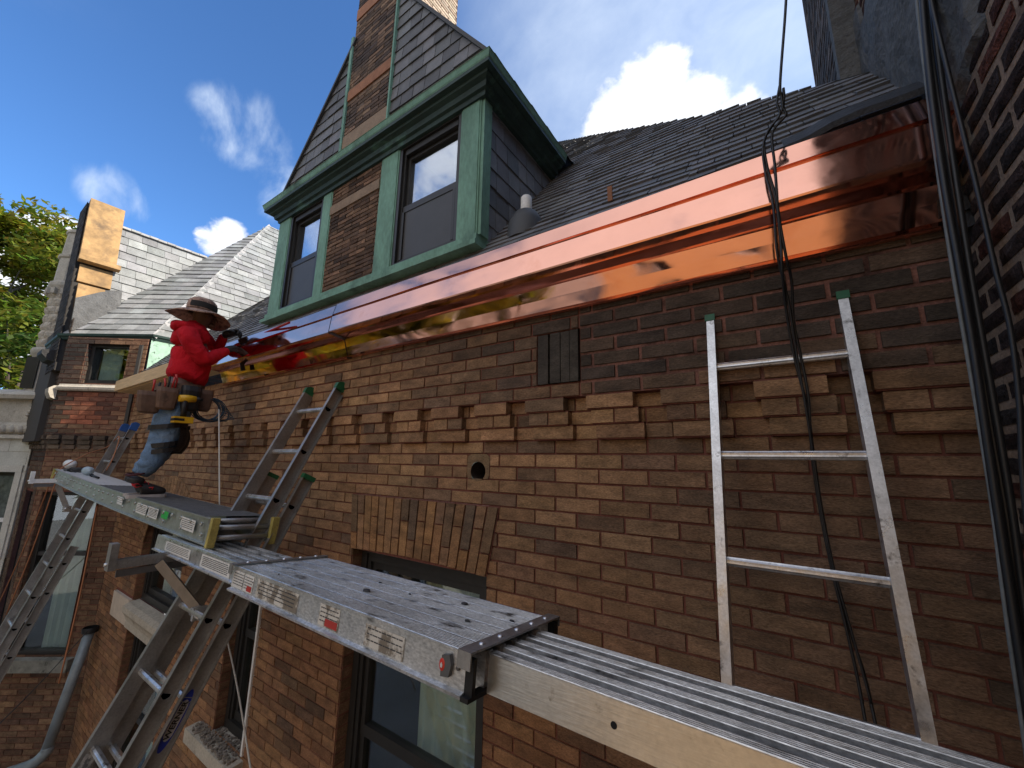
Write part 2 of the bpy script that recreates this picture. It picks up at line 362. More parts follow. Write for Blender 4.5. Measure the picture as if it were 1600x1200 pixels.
def panel(mb, O, U, u0, u1, z0, z1, holes, m=0, col=(.5, .5, .5)):
    us = sorted({u0, u1} | {min(max(h[i], u0), u1) for h in holes for i in (0, 1)}); zs = sorted({z0, z1} | {min(max(h[i], z0), z1) for h in holes for i in (2, 3)})
    for a, b in zip(us, us[1:]):
        for c, d in zip(zs, zs[1:]):
            if any(h[0] < (a+b)/2 < h[1] and h[2] < (c+d)/2 < h[3] for h in holes) or b-a < 1e-5 or d-c < 1e-5: continue
            mb.face([O+U*a+Z*c, O+U*b+Z*c, O+U*b+Z*d, O+U*a+Z*d], col, m)
def clip(poly, cl):
    """Sutherland-Hodgman, cl convex counter-clockwise"""
    for i in range(len(cl)):
        a, b = cl[i], cl[(i+1) % len(cl)]; out = []
        ins = lambda p: (b[0]-a[0])*(p[1]-a[1])-(b[1]-a[1])*(p[0]-a[0]) >= 0
        for j in range(len(poly)):
            p, q = poly[j], poly[(j+1) % len(poly)]; ip, iq = ins(p), ins(q)
            if ip: out.append(p)
            if ip != iq:
                d1 = (b[0]-a[0])*(p[1]-a[1])-(b[1]-a[1])*(p[0]-a[0]); d2 = (b[0]-a[0])*(q[1]-a[1])-(b[1]-a[1])*(q[0]-a[0]); t = d1/(d1-d2)
                out.append((p[0]+(q[0]-p[0])*t, p[1]+(q[1]-p[1])*t))
        poly = out
        if len(poly) < 3: return []
    return poly
def slates(mb, O, U, V, poly, colf, exp=.13, wid=.2, th=.008, m=0, m_u=0, jit=.0, under=True, sag=None, curl=0):
    """poly (u, v) convex ccw on plane O+U*u+V*v; normal U x V outward; v runs up the slope"""
    Nn = U.cross(V).normalized(); vs = [p[1] for p in poly]; us = [p[0] for p in poly]
    r = 0; v = min(vs)-random.random()*.02
    bo = lambda u, v: (sag(u, v) if sag else 0)
    while v < max(vs):
        u = min(us)-random.random()*wid-(wid/2 if r % 2 else 0)
        while u < max(us):
            w = wid*random.uniform(.8, 1.15); g = .002; dv = random.uniform(-jit, jit); tl = th*random.uniform(.7, 1.3)
            cu = random.uniform(-curl, curl)
            q = clip([(u+g, v+dv), (u+w-g, v+dv+cu), (u+w-g, v+exp+.012), (u+g, v+exp+.012)], poly)
            if q:
                c = colf(u, v)
                P = [O+U*a+V*b+Nn*(tl*(1.15-(b-v)/exp)+bo(a, b)) for a, b in q]
                B = [O+U*a+V*b+Nn*(-.002+bo(a, b)) for a, b in q]
                mb.face(P, c, m)
                for t in range(len(q)): mb.face([B[t], B[(t+1) % len(q)], P[(t+1) % len(q)], P[t]], tuple(x*.8 for x in c), m)
            u += w
        v += exp*random.uniform(.97, 1.03); r += 1
    if under and not sag: mb.face([O+U*a+V*b-Nn*.003 for a, b in poly], (.05, .05, .05), m_u)
def rnd(c, a=.12):
    k = random.uniform(1-a, 1+a); return tuple(x*k*random.uniform(.98, 1.02) for x in c)

# ------------------------------------------------------------------ ground
g = MB(); g.face([(-60, -60, 0), (60, -60, 0), (60, 60, 0), (-60, 60, 0)])
tag(g.build('ground', mat('alley concrete', (.22, .21, .19), rough=.95, var=.25, vscale=.7, var2=.2, v2scale=20)), kind='structure')

# ------------------------------------------------------------------ main house
def nz(x, z, s=1.0, o=0): return noise.noise(Vector((x*s+o, z*s, o*1.7)))
def brick_col(x, z):
    buff = (.295, .195, .105); tan = (.22, .140, .078); orng = (.255, .155, .080); red = (.190, .105, .062)
    c = lerp(buff, tan, random.random())
    if random.random() < .16: c = lerp(c, (.15, .105, .07), .8)
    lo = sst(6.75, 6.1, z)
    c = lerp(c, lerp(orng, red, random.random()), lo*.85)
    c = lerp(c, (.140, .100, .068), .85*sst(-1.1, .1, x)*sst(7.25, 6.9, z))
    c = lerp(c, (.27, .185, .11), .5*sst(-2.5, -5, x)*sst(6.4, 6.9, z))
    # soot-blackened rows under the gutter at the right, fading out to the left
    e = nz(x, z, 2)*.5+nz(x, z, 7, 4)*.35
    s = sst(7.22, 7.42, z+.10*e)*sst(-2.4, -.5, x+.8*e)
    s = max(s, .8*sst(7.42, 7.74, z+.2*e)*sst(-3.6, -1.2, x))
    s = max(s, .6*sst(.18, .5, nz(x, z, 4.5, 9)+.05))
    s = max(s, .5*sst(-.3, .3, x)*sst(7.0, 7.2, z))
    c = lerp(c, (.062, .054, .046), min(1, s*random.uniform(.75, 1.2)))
    return tuple(k_*q for q, k_ in zip(rnd(c, .2), (1.32, 1.17, 1.10)))
house = thing('brick_house', 'brown brick house wall with green copper dormer, dark slate roof and new polished copper gutter', 'house', (-3, 0, 0))
XL, XR = -7.62, .492
W1 = (-2.385, -1.297, 4.35, 6.468); W2 = (-3.95, -3.45, 4.90, 6.20); W3 = (-6.35, -5.09, 5.40, 6.28); W3b = (-6.35, -5.09, 3.6, 5.13)
HC = (-1.371, 6.958)
h_low = [W1, (-2.392, -1.292, 6.46, 6.787), W2, W3, (-6.99, -5.0, 5.13, 5.40), W3b, (HC[0]-.075, HC[0]+.075, 6.9195, 7.0482)]
ZT, ZB = 7.308, 7.1134
UPY = -.044
mb = MB()
O0 = Vector((0, 0, 0)); Nf = Vector((0, -1, 0))
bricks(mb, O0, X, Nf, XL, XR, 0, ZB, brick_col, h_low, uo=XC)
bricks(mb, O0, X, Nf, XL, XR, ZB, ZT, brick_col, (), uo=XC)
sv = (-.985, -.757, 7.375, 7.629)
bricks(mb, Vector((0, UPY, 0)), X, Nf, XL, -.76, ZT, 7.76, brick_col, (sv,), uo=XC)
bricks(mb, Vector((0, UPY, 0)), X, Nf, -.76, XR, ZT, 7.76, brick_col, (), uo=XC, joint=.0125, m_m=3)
mb.face([(XL, UPY+.007, ZT), (XR, UPY+.007, ZT), (XR, .01, ZT), (XL, .01, ZT)], m=1)
# wall top and back so it is a solid wall
mb.face([(XL, UPY+.007, 7.76), (XR, UPY+.007, 7.76), (XR, .3, 7.76), (XL, .3, 7.76)], m=1)
# the four soldiers of the small vent
mb.face([(sv[0], .03, sv[2]), (sv[1], .03, sv[2]), (sv[1], .03, sv[3]), (sv[0], .03, sv[3])], m=2)
for xx in (sv[0], sv[1]): mb.face([(xx, .03, sv[2]), (xx, UPY, sv[2]), (xx, UPY, sv[3]), (xx, .03, sv[3])], m=1)
for zz in (sv[2], sv[3]): mb.face([(sv[0], .03, zz), (sv[1], .03, zz), (sv[1], UPY, zz), (sv[0], UPY, zz)], m=1)
for k, (a, b) in enumerate(((.006, .062), (.075, .128), (.131, .176), (.180, .222))):
    mb.box((sv[0]+a, UPY-.004-.003*(k % 2), sv[2]+.003), (sv[0]+b, .02, sv[3]-.005), rnd((.075, .065, .055)), 0)
# reveals of the openings
for h in (W1, W2, W3, W3b):
    if h in (W1, W3): pass
    for xx, sg in ((h[0], 1), (h[1], -1)):
        bricks(mb, Vector((xx, 0, 0)), Y*1.0, X*sg, .0, .13, h[2], h[3], lambda u, z: rnd((.19, .105, .06), .2), uo=0, joint=.008, dep=.004)
    mb.face([(h[0], 0, h[3]), (h[1], 0, h[3]), (h[1], .13, h[3]), (h[0], .13, h[3])], m=2)
# jack arch over the near window, two bricks high per column
def quadblock(P4, d0, d1, c, m=0):
    mb.hull8([Vector((p[0], d0, p[1])) for p in P4]+[Vector((p[0], d1, p[1])) for p in P4], c, m)
zb0, zt0 = 6.452, 6.787
mb.hull8([Vector(p) for p in ((-2.392, .006, zb0), (-1.292, .006, zb0), (-1.292, -.004, zb0), (-2.392, -.004, zb0), (-2.428, .006, zt0), (-1.222, .006, zt0), (-1.222, -.004, zt0), (-2.428, -.004, zt0))], (.5, .5, .5), 1)
na = 17
for k in range(na):
    def ex(t, z): w_ = (z-zb0)/(zt0-zb0); return (-2.392+1.100*t)*(1-w_)+(-2.428+1.206*t)*w_
    t0, t1 = k/na+.0045, (k+1)/na-.0045; cam_ = .018*math.sin(math.pi*(k+.5)/na)
    cut = zb0+(.215 if k % 2 else .105)+random.uniform(-.006, .006)
    for (a, b) in ((zb0+cam_+.0, cut-.004), (cut+.004, zt0-.004)):
        c = rnd(lerp((.33, .175, .075), (.25, .145, .085), random.random()), .15)
        if b > zt0-.02 and random.random() < .45: c = lerp(c, (.10, .08, .06), .6)
        P = [(ex(t0, a), a), (ex(t1, a), a), (ex(t1, b), b), (ex(t0, b), b)]
        y1 = -.012-random.uniform(0, .004)
        quadblock([P[0], P[1], P[2], P[3]], .01, y1, c)
# round arch over the far window
cx, cz, ri, ro = -5.72, 5.9, .63, .90
for k in range(25):
    a0 = math.pi*(.06+.88*k/25)+.006; a1 = math.pi*(.06+.88*(k+1)/25)-.006
    for (p, q) in ((ri, (ri+ro)/2+(.05 if k % 2 else -.05)-.004), ((ri+ro)/2+(.05 if k % 2 else -.05)+.004, ro)):
        P = [(cx+math.cos(a)*r, cz+math.sin(a)*r) for a, r in ((a0, p), (a0, q), (a1, q), (a1, p))]
        quadblock(P, .0, -.010, rnd((.29, .165, .085), .2))
# the round vent hole
n = 24
for k in range(n):
    a0, a1 = 2*math.pi*k/n, 2*math.pi*(k+1)/n
    def sq(a):
        c, s_ = math.cos(a), math.sin(a); zr = 7.0482-HC[1] if s_ > 0 else HC[1]-6.9195; q = min(.075/max(abs(c), 1e-6), zr/max(abs(s_), 1e-6)); return (HC[0]+c*q, HC[1]+s_*q)
    i0, i1 = [(HC[0]+math.cos(a)*.050, HC[1]+math.sin(a)*.050) for a in (a0, a1)]; o0, o1 = sq(a0), sq(a1)
    cc = rnd((.225, .145, .08), .06)
    mb.face([(i0[0], -.0008, i0[1]), (i1[0], -.0008, i1[1]), (o1[0], -.0008, o1[1]), (o0[0], -.0008, o0[1])], cc, 0)
    mb.face([(i0[0], 0, i0[1]), (i1[0], 0, i1[1]), (i1[0], .14, i1[1]), (i0[0], .14, i0[1])], (.07, .05, .04), 0)
panel(mb, Vector((0, .009, 0)), X, HC[0]-.10, HC[0]+.10, 6.90, 7.07, ((HC[0]-.0505, HC[0]+.0505, HC[1]-.0505, HC[1]+.0505),), 1)
mb.face([(HC[0]-.06, .135, HC[1]-.06), (HC[0]+.06, .135, HC[1]-.06), (HC[0]+.06, .135, HC[1]+.06), (HC[0]-.06, .135, HC[1]+.06)], m=2)
# corbel table: two half-bricks wide, one gap, three stepped courses
hb = BL/2
n0 = int((XL-XC)/hb)//3*3
for row in range(3):
    za, zb = ZB+row*BH+.0045, ZB+(row+1)*BH-.0045; pr = (.030, .041, .052)[row]
    n_ = 1+n0
    while XC+n_*hb < XR+.18:
        x1 = min(XR, XC+n_*hb-.018*row); x0 = XC+n_*hb-.018*row-2*hb+.006; x0 = max(x0, XL+.01)
        if x1 > XL+.1:
            if row == 1: parts_ = ((x0, (x0+x1)/2-.004), ((x0+x1)/2+.004, x1))
            else: parts_ = ((x0, x1),)
            for (p, q) in parts_:
                c = brick_col((p+q)/2, za); 
                mb.box((p, -pr-random.uniform(0, .003), za), (q, .01, zb), c, 0)
            mb.box((x0+.003, -pr+.006, za-.006), (x1-.003, .01, zb+.006), (.5, .5, .5), 1)
        n_ += 3
mb.build('wall', [BR, MORT, DARK, MORT_U], house)

# windows in the wall (frame > sash, pane, curtain)
def wall_window(h, name='window', meet=None, both=True, yr=.075, ca=(.0, .55)):
    fr = MB(); x0, x1, z0, z1 = h; t = .055
    fr.box((x0+.002, yr, z0), (x0+t, yr+.09, z1)); fr.box((x1-t, yr, z0), (x1-.002, yr+.09, z1)); fr.box((x0+t, yr, z1-t), (x1-t, yr+.09, z1-.002)); fr.box((x0+t, yr, z0), (x1-t, yr+.09, z0+.07))
    fr.box((x0+t, yr+.012, z1-t-.045), (x1-t, yr+.08, z1-t)); fr.box((x0+t, yr+.012, z0+.07), (x0+t+.03, yr+.08, z1-t-.045)); fr.box((x1-t-.03, yr+.012, z0+.07), (x1-t, yr+.08, z1-t-.045))
    f = fr.build(name, FRAMEM, house)
    m = meet if meet else (z0+z1)/2
    sa = MB(); a, b = x0+t+.031, x1-t-.031
    sa.box((a, yr+.03, m-.03), (b, yr+.085, m+.03)); sa.box((a, yr+.03, z0+.071), (b, yr+.085, z0+.13)); sa.box((a, yr+.03, z1-t-.09), (b, yr+.085, z1-t-.046))
    for (p, q) in ((a, a+.035), (b-.035, b)):
        sa.box((p, yr+.03, m+.03), (q, yr+.085, z1-t-.09)); sa.box((p, yr+.034, z0+.13), (q, yr+.085, m-.03))
    sa.build('sash', FRAMEM, f)
    gl = MB(); gl.box((a+.035, yr+.055, m+.03), (b-.035, yr+.060, z1-t-.09)); gl.box((a+.035, yr+.055, z0+.13), (b-.035, yr+.060, m-.03)); gl.build('glass_pane', GLASS, f)
    cu = MB(); nseg = 60; ca_, cb_ = a+(b-a)*ca[0], a+(b-a)*ca[1]
    def cx_(k): t_ = k/nseg; return Vector((ca_+(cb_-ca_)*t_, yr+.16+.018*math.sin(t_*(cb_-ca_)*62)+.008*math.sin(t_*41+1), 0))
    for k in range(nseg): cu.face([cx_(k)+Z*z0, cx_(k+1)+Z*z0, cx_(k+1)+Z*z1, cx_(k)+Z*z1], m=0, smooth=True)
    cu.build('curtain', CURT, f)
    rm = MB(); rm.box((x0-.05, yr+.3, z0-.05), (x1+.05, yr+.9, z1+.05))
    rm = MB()
    x0, x1, z0, z1 = x0-.01, x1+.01, z0-.01, z1+.01; y0, y1 = yr+.091, yr+.7
    rm.face([(x0, y1, z0), (x1, y1, z0), (x1, y1, z1), (x0, y1, z1)]); rm.face([(x0, y0, z0), (x0, y1, z0), (x0, y1, z1), (x0, y0, z1)]); rm.face([(x1, y0, z0), (x1, y1, z0), (x1, y1, z1), (x1, y0, z1)])
    rm.face([(x0, y0, z0), (x1, y0, z0), (x1, y1, z0), (x0, y1, z0)]); rm.face([(x0, y0, z1), (x1, y0, z1), (x1, y1, z1), (x0, y1, z1)])
    rm.build('room_lining', DARK, f)
    return f
wall_window(W1, meet=5.42, ca=(.38, 1.0)); wall_window(W2, meet=5.6); wall_window(W3, meet=5.86, ca=(0, .2)); wall_window(W3b, meet=4.3, ca=(.3, .8))
# limestone transom between the two far window lights, lug end at the left
mb = MB(); mb.box((-6.99, -.022, 5.132), (-6.36, .02, 5.398)); tag(mb.build('stone_lug', mat('pale limestone', (.55, .47, .38), rough=.9, var=.15, vscale=9, var2=.12, v2scale=70, bump=.3), house))
mb = MB()
mb.extrude([(.06, 5.132), (.06, 5.40), (-.03, 5.385), (-.075, 5.36), (-.075, 5.30), (-.045, 5.25), (-.03, 5.20), (-.03, 5.132)], Vector((0, 0, 0)), Y, Z, X, -6.355, -5.0)
mb.build('stone_transom', STONE, house)
# sill of the narrow window, grit and mortar droppings on it
mb = MB(); mb.extrude([(.10, 4.80), (.10, 4.90), (-.10, 4.885), (-.10, 4.79)], Vector((0, 0, 0)), Y, Z, X, -4.20, -3.42); sill = mb.build('window_sill', STONE, house)
mb = MB(); 
for k in range(420):
    x, y = random.uniform(-4.15, -3.47), random.uniform(-.085, .09); s_ = random.uniform(.006, .016); z = 4.893+random.random()*.018*(1-abs(y)*5)
    P = [Vector((x+random.uniform(-s_, s_), y+random.uniform(-s_, s_), z+(s_ if j > 3 else -s_*.6)*random.uniform(.6, 1))) for j in range(8)]
    bx_ = [(-1, -1), (1, -1), (1, 1), (-1, 1)]
    mb.hull8([Vector((x+a*s_*random.uniform(.5, 1), y+b*s_*random.uniform(.5, 1), z-.008)) for a, b in bx_]+[Vector((x+a*s_*.6, y+b*s_*.6, z+s_*random.uniform(.1, .5))) for a, b in bx_], rnd((.22, .19, .16), .3))
tag(mb.build('mortar_rubble', mat('rubble', vcol=True, rough=.95, var2=.3, v2scale=90), None, org=(-3.8, 0, 4.9)), 'loose grey mortar crumbs piled on the narrow window sill', 'rubble', kind='stuff')
mb = MB(); mb.box((-3.432, -.055, 5.68), (-3.452+.05, .0, 6.35)); mb.box((-3.445, -.045, 5.30), (-3.425, -.01, 5.68)); 
mb = MB(); 
mb.box((-3.452, -.014, 4.92), (-3.428, .07, 6.19)); mb.build('window_casing', WHITEP, house)

# ---- polished copper gutter with its cornice, in two lengths
pS = at(546.7, 551.7, UPY-.012); xs = pS.x
prof = [(p.y, p.z) for p in [atx(546.7, 551.7, xs), atx(538, 531, xs), atx(506.7, 515, xs), atx(511.7, 490, xs)]]
y_b, z_b = -.060, 7.733
PROF = [(-.052, z_b-.014), (-.078, z_b-.010), (-.070, z_b+.008), (-.090, z_b+.060), (-.106, z_b+.112), (-.122, z_b+.118), (-.180, z_b+.124), (-.228, z_b+.132), (-.232, z_b+.138), (-.222, z_b+.246), (-.210, z_b+.249), (-.206, z_b+.262), (-.217, z_b+.266), (-.196, z_b+.345), (-.183, z_b+.352), (-.10, z_b+.36)]
def copper_len(x0, x1, name, dz=0.0):
    mb = MB()
    w = lambda p: p+Vector((0, .0016*math.sin(p.x*3.1+p.z*20)+.0010*math.sin(p.x*7.3+p.z*17), .0012*math.sin(p.x*2.3)+dz))
    for a, b in zip(PROF, PROF[1:]):
        mid = [(a[0]+(b[0]-a[0])*t, a[1]+(b[1]-a[1])*t) for t in (0, .5, 1)]
        mb.strip(mid, Vector((0, 0, 0)), Y, Z, X, x0, x1, seg=120, off=w, smooth=True)
    return mb.build(name, COPPER, house)
copper_len(xs+.004, .478, 'copper_gutter'); copper_len(-4.62, xs-.006, 'copper_gutter', -.006)
mb = MB()   # dark overlap gap at the seam
mb.strip([(a+.004, b-.002) for a, b in PROF[:10]], Vector((0, 0, 0)), Y, Z, X, xs-.03, xs+.03)
mb.build('seam_backing', mat('dark copper edge', (.05, .02, .012), rough=.5), house)
for x in (-.62, -.15, .33, .40):      # rivets on the flange
    mb = MB(); mb.lathe([(0, -.003), (.006, -.002), (.007, .002)], Vector((x, -.062, z_b-.002)), n=8, ax=X, ay=Z, az=Y); mb.build('rivet', COPPER, house)

# ---- bare lumber where the gutter is not yet on
mb = MB(); 
mb.box((-7.50, -.30, 7.872), (-4.60, -.262, 8.010)); mb.box((-7.50, -.262, 7.86), (-4.60, -.045, 7.885))
for k in range(8): mb.box((-7.4+k*.38, -.261, 7.886), (-7.362+k*.38, -.05, 7.98))
mb.build('fascia_board', LUMB, house)

# ---- main roof: dark slates, hipped at the right
def slate_col(base, a=.25):
    return lambda u, v: rnd(base, a)
SL = 1.2; sl_ = math.hypot(1, SL); VU = Vector((0, 1, SL)).normalized(); OR = Vector((0, -.115, 8.105))
def ruv(x, y): return (x, (y+.115)*sl_)
mb = MB()
sag = lambda u, v: -.02*math.sin(min(1, max(0, v/1.3))*math.pi)*sst(-1.5, .4, u) + .010*noise.noise(Vector((u*1.3, v*2, 0)))
pol_r = [ruv(.50, -.16), ruv(.50, .49), ruv(.28, .60), ruv(.10, .68), ruv(-.25, .87), ruv(-.78, 1.28), ruv(-2.36, 2.78), ruv(-4.6, 2.78), ruv(-4.6, -.16)]
for pol in ([ruv(-4.6, -.14), ruv(-.25, -.14), ruv(-.25, .86), ruv(-2.6, 3.0), ruv(-4.6, 3.0)], [ruv(-.25, -.14), ruv(.487, -.14), ruv(.487, .46), ruv(-.25, .86)]):
    slates(mb, OR, X, VU, pol, slate_col((.15, .151, .155), .26), exp=.088, wid=.15, th=.009, jit=.006, sag=sag, curl=.008)
    mb.face([OR+X*a+VU*b+Vector((0, .02, -.030)) for a, b in pol], (.05, .05, .05))
pol_l = [ruv(-7.7, -.14), ruv(-4.61, -.14), ruv(-4.61, 1.2), ruv(-6.35, 1.45), ruv(-7.66, .42)]
slates(mb, OR, X, VU, pol_l, slate_col((.14, .14, .142), .3), exp=.088, wid=.17, th=.010, jit=.004)
mb.build('roof', SLATE, house)
# far hip side and ridge capping so the roof is a solid thing from behind
mb = MB(); pr = [OR+X*a+VU*b for a, b in (ruv(.487, .46), ruv(-.25, .86), ruv(-2.6, 3.0), ruv(-4.6, 3.0))]; pr = [p+Vector((0, .0, -.012)) for p in pr]
for a, b in zip(pr, pr[1:]): mb.face([a, b, Vector((b.x, 4.5, 7.6)), Vector((a.x, 4.5, 7.6))], (.07, .07, .07))
mb.build('rear_roof', SLATE, house)
# tarred felt edge that lifts over the copper
mb = MB(); pts = [at(*p, -.15) for p in ((1225, 230), (1262, 214), (1300, 192), (1345, 172), (1395, 155), (1435, 140), (1470, 128))]
for a, b in zip(pts, pts[1:]): mb.face([a+Vector((0, .0, .004)), b+Vector((0, 0, .004)), b+Vector((.0, .12, .12)), a+Vector((0, .12, .12))]); mb.face([a+Vector((0, 0, -.02)), b+Vector((0, 0, -.02)), b+Vector((0, 0, .004)), a+Vector((0, 0, .004))])
mb.build('roofing_felt', TAR, house)
# plumbing vent
vb = OR+X*(-1.19)+VU*.33
mb = MB(); Oc = Vector((-1.165, .12, 8.375))
mb.lathe([(.115, -.10), (.105, .02), (.070, .085), (.050, .10), (.042, .103)], Oc, n=20); v_ = mb.build('vent_boot', mat('lead boot', (.05, .052, .055), rough=.6), house)
mb = MB(); mb.lathe([(.034, .10), (.034, .195), (.029, .203), (0, .205)], Oc, n=16); mb.build('vent_pipe', WHITEP, v_)
# old metal tab on the roof
mb = MB(); q = at(953, 300, .02); mb.box((q.x-.012, q.y-.004, q.z-.05), (q.x+.012, q.y+.004, q.z+.03)); mb.build('snow_tab', TERRA, house)

# ---- the dormer
DY = -.045                    # plane of its brick and posts
DZ0, DZ1 = 8.265, 9.285
mb = MB()
posts = [(-3.90, -3.69), (-3.15, -3.01), (-2.365, -2.16), (-1.56, -1.395)]
wins = [(-3.69, -3.15), (-2.16, -1.56)]
for a, b in posts:
    mb.box((a, DY-.012, DZ0+.05), (b, DY+.14, DZ1)); mb.box((a+.012, DY-.017, DZ0+.06), (b-.012, DY-.012, DZ1))
mb.box((-3.92, DY-.028, DZ0), (-1.385, DY+.14, DZ0+.052)); mb.box((-3.94, DY-.055, DZ0-.030), (-1.37, DY+.1, DZ0))
mb.box((-1.395, DY-.005, DZ0+.053), (-1.372, DY+.07, DZ1)); mb.box((-3.925, DY-.005, DZ0+.053), (-3.90, DY+.07, DZ1))
mb.build('dormer_frame', VERD, house)
mb = MB()
bricks(mb, Vector((0, DY-.012, 0)), X, Nf, -3.01, -2.365, DZ0+.05, DZ1, lambda u, z: rnd(lerp((.19, .115, .072), (.085, .055, .040), sst(-.3, .5, nz(u, z, 6))), .35), (), uo=XC+.05, bh=.034, bl=.20, dep=.006, rough=.005, grid=(2, 1), joint=.007)
mb.box((-3.009, DY-.022, 9.02), (-2.366, DY, 9.10), (.21, .155, .105), 2)
mb.build('dormer_brick_panel', [BR, mat('brown mortar', (.15, .10, .075), rough=.95), STONE_B], house)
for (a, b) in wins:
    fr = MB(); y0 = DY-.008
    for q in ((a, a+.028), (b-.028, b)): fr.box((q[0], y0, DZ0+.05), (q[1], y0+.1, DZ1))
    fr.box((a+.028, y0, DZ1-.04), (b-.028, y0+.1, DZ1)); fr.box((a+.028, y0, DZ0+.05), (b-.028, y0+.1, DZ0+.075))
    fr.box((a+.028, y0+.02, DZ0+.075), (a+.046, y0+.09, DZ1-.04)); fr.box((b-.046, y0+.02, DZ0+.075), (b-.028, y0+.09, DZ1-.04)); fr.box((a+.046, y0+.015, DZ1-.085), (b-.046, y0+.09, DZ1-.04))
    w = fr.build('window', FRAMEM, house)
    zm = (DZ0+DZ1)/2-.02
    s_ = MB(); a2, b2 = a+.047, b-.047
    s_.box((a2, y0+.025, zm-.022), (b2, y0+.09, zm+.025)); s_.box((a2, y0+.022, DZ0+.076), (b2, y0+.05, DZ0+.10))
    for q in ((a2, a2+.022), (b2-.022, b2)): s_.box((q[0], y0+.045, zm+.026), (q[1], y0+.09, DZ1-.086)); s_.box((q[0], y0+.018, DZ0+.101), (q[1], y0+.045, zm-.023))
    s_.box((a2+.022, y0+.045, DZ1-.112), (b2-.022, y0+.09, DZ1-.086))
    s_.build('sash', FRAMEM, w)
    g_ = MB(); g_.box((a2+.022, y0+.06, zm+.025), (b2-.022, y0+.064, DZ1-.112)); g_.build('upper_pane', GLASS_U, w)
    g_ = MB(); g_.box((a2+.022, y0+.03, DZ0+.10), (b2-.022, y0+.034, zm-.022)); g_.build('insect_screen', SCREEN, w)
    g_ = MB(); y1 = y0+.11
    g_.face([(a, y1+.5, DZ0), (b, y1+.5, DZ0), (b, y1+.5, DZ1), (a, y1+.5, DZ1)]); g_.face([(a, y1, DZ0), (a, y1+.5, DZ0), (a, y1+.5, DZ1), (a, y1, DZ1)]); g_.face([(b, y1, DZ0), (b, y1+.5, DZ0), (b, y1+.5, DZ1), (b, y1, DZ1)])
    g_.face([(a, y1, DZ1), (b, y1, DZ1), (b, y1+.5, DZ1), (a, y1+.5, DZ1)])
    g_.build('room_lining', mat('dim room', (.10, .10, .10)), w)
    t_ = MB(); t_.box((a+.0, DY-.024, DZ1-.026), (b, DY-.009, DZ1-.008)); t_.build('head_trim', GREYM if a > -3 else GREYM, w)
# cheek with slates and the head boards
mb = MB()
ce = [(DY+.1, DZ0-.2), (.95, DZ0+.9), (.95, 9.37), (DY+.1, 9.37)]
slates(mb, Vector((-1.392, 0, 0)), Y, Z, [(DY+.045, 8.18), (.20, 8.42), (.86, 9.24), (.86, 9.30), (DY+.045, 9.30)], slate_col((.17, .172, .178), .35), exp=.135, wid=.135, th=.007, jit=.004)
mb.build('dormer_cheek', SLATE, house); mb = MB()
slates(mb, Vector((-3.898, 0, 0)), -Y, Z, [(-.86, 9.24), (-.20, 8.42), (-DY-.045, 8.18), (-DY-.045, 9.30), (-.86, 9.30)], slate_col((.125, .127, .132), .35), exp=.135, wid=.135, th=.007)
mb.build('dormer_cheek', SLATE, house)
# moulded copper cornice round three sides
CP = [(.0, 9.255), (-.030, 9.258), (-.036, 9.285), (-.055, 9.292), (-.064, 9.322), (-.092, 9.336), (-.096, 9.352), (-.128, 9.358), (-.128, 9.384)]
CT = [(-.128, 9.384), (-.133, 9.392), (-.142, 9.422), (-.146, 9.426), (-.136, 9.432), (.0, 9.435)]
xa, xb, ya, yb = -3.88, -1.385, DY, .84
def cornice_path(P, name, m):
    mb = MB()
    for (d0, z0), (d1, z1) in zip(P, P[1:]):
        q = lambda d, z: [Vector((xa+d, yb, z)), Vector((xa+d, ya+d, z)), Vector((xb-d, ya+d, z)), Vector((xb-d, yb, z))]
        A, B = q(d0, z0), q(d1, z1)
        for k in range(3): mb.face([A[k], A[k+1], B[k+1], B[k]])
    mb.face([(xb-P[0][0], yb, P[0][1])]+[(xb-d, yb, z) for d, z in P[1:]]) if len(P) > 2 else None
    return mb.build(name, m, house)
cornice_path(CP, 'dormer_cornice', VERD_D); cornice_path(CT, 'cornice_gutter', VERD)
mb = MB(); mb.face([(xa-.0, ya-.0, 9.434), (xb, ya, 9.434), (xb, yb+.1, 9.434), (xa, yb+.1, 9.434)]); mb.build('dormer_cap', TAR, house)
# slated gable either side of the chimney breast
GY = DY-.01
mb = MB(); gl = [(-3.99, 9.43), (-2.93, 9.43), (-2.90, 10.73)]; gr = [(-2.325, 9.43), (-1.28, 9.43), (-1.36, 9.58), (-2.325, 10.88)]
slates(mb, Vector((0, GY, 0)), X, Z, gl, slate_col((.125, .127, .132), .35), exp=.115, wid=.15, th=.010, jit=.003)
slates(mb, Vector((0, GY, 0)), X, Z, gr, slate_col((.125, .127, .132), .35), exp=.115, wid=.15, th=.010, jit=.003)
# roof behind the gable, tile edges overhanging
def rake(P):
    for (a, b) in zip(P, P[1:]):
        d = Vector((b[0]-a[0], 0, b[1]-a[1])).normalized(); nn = Vector((-d.z, 0, d.x)); nn = nn if nn.z > 0 else -nn
        A, B = Vector((a[0], 0, a[1])), Vector((b[0], 0, b[1]))
        for k in range(6):
            y0, y1 = GY-.03+k*.22, GY-.03+(k+1)*.22+.02
            mb.face([A+Y*y0+nn*.02, B+Y*y0+nn*.02, B+Y*y1+nn*.012, A+Y*y1+nn*.012], rnd((.08, .08, .085), .3))
        mb.face([A+Y*(GY-.03)-nn*.004, B+Y*(GY-.03)-nn*.004, B+Y*(GY-.03)+nn*.02, A+Y*(GY-.03)+nn*.02], (.05, .05, .05))
        mb.face([A+Y*(GY-.03)-nn*.004, B+Y*(GY-.03)-nn*.004, B+Y*1.3-nn*.004, A+Y*1.3-nn*.004], (.05, .05, .05))
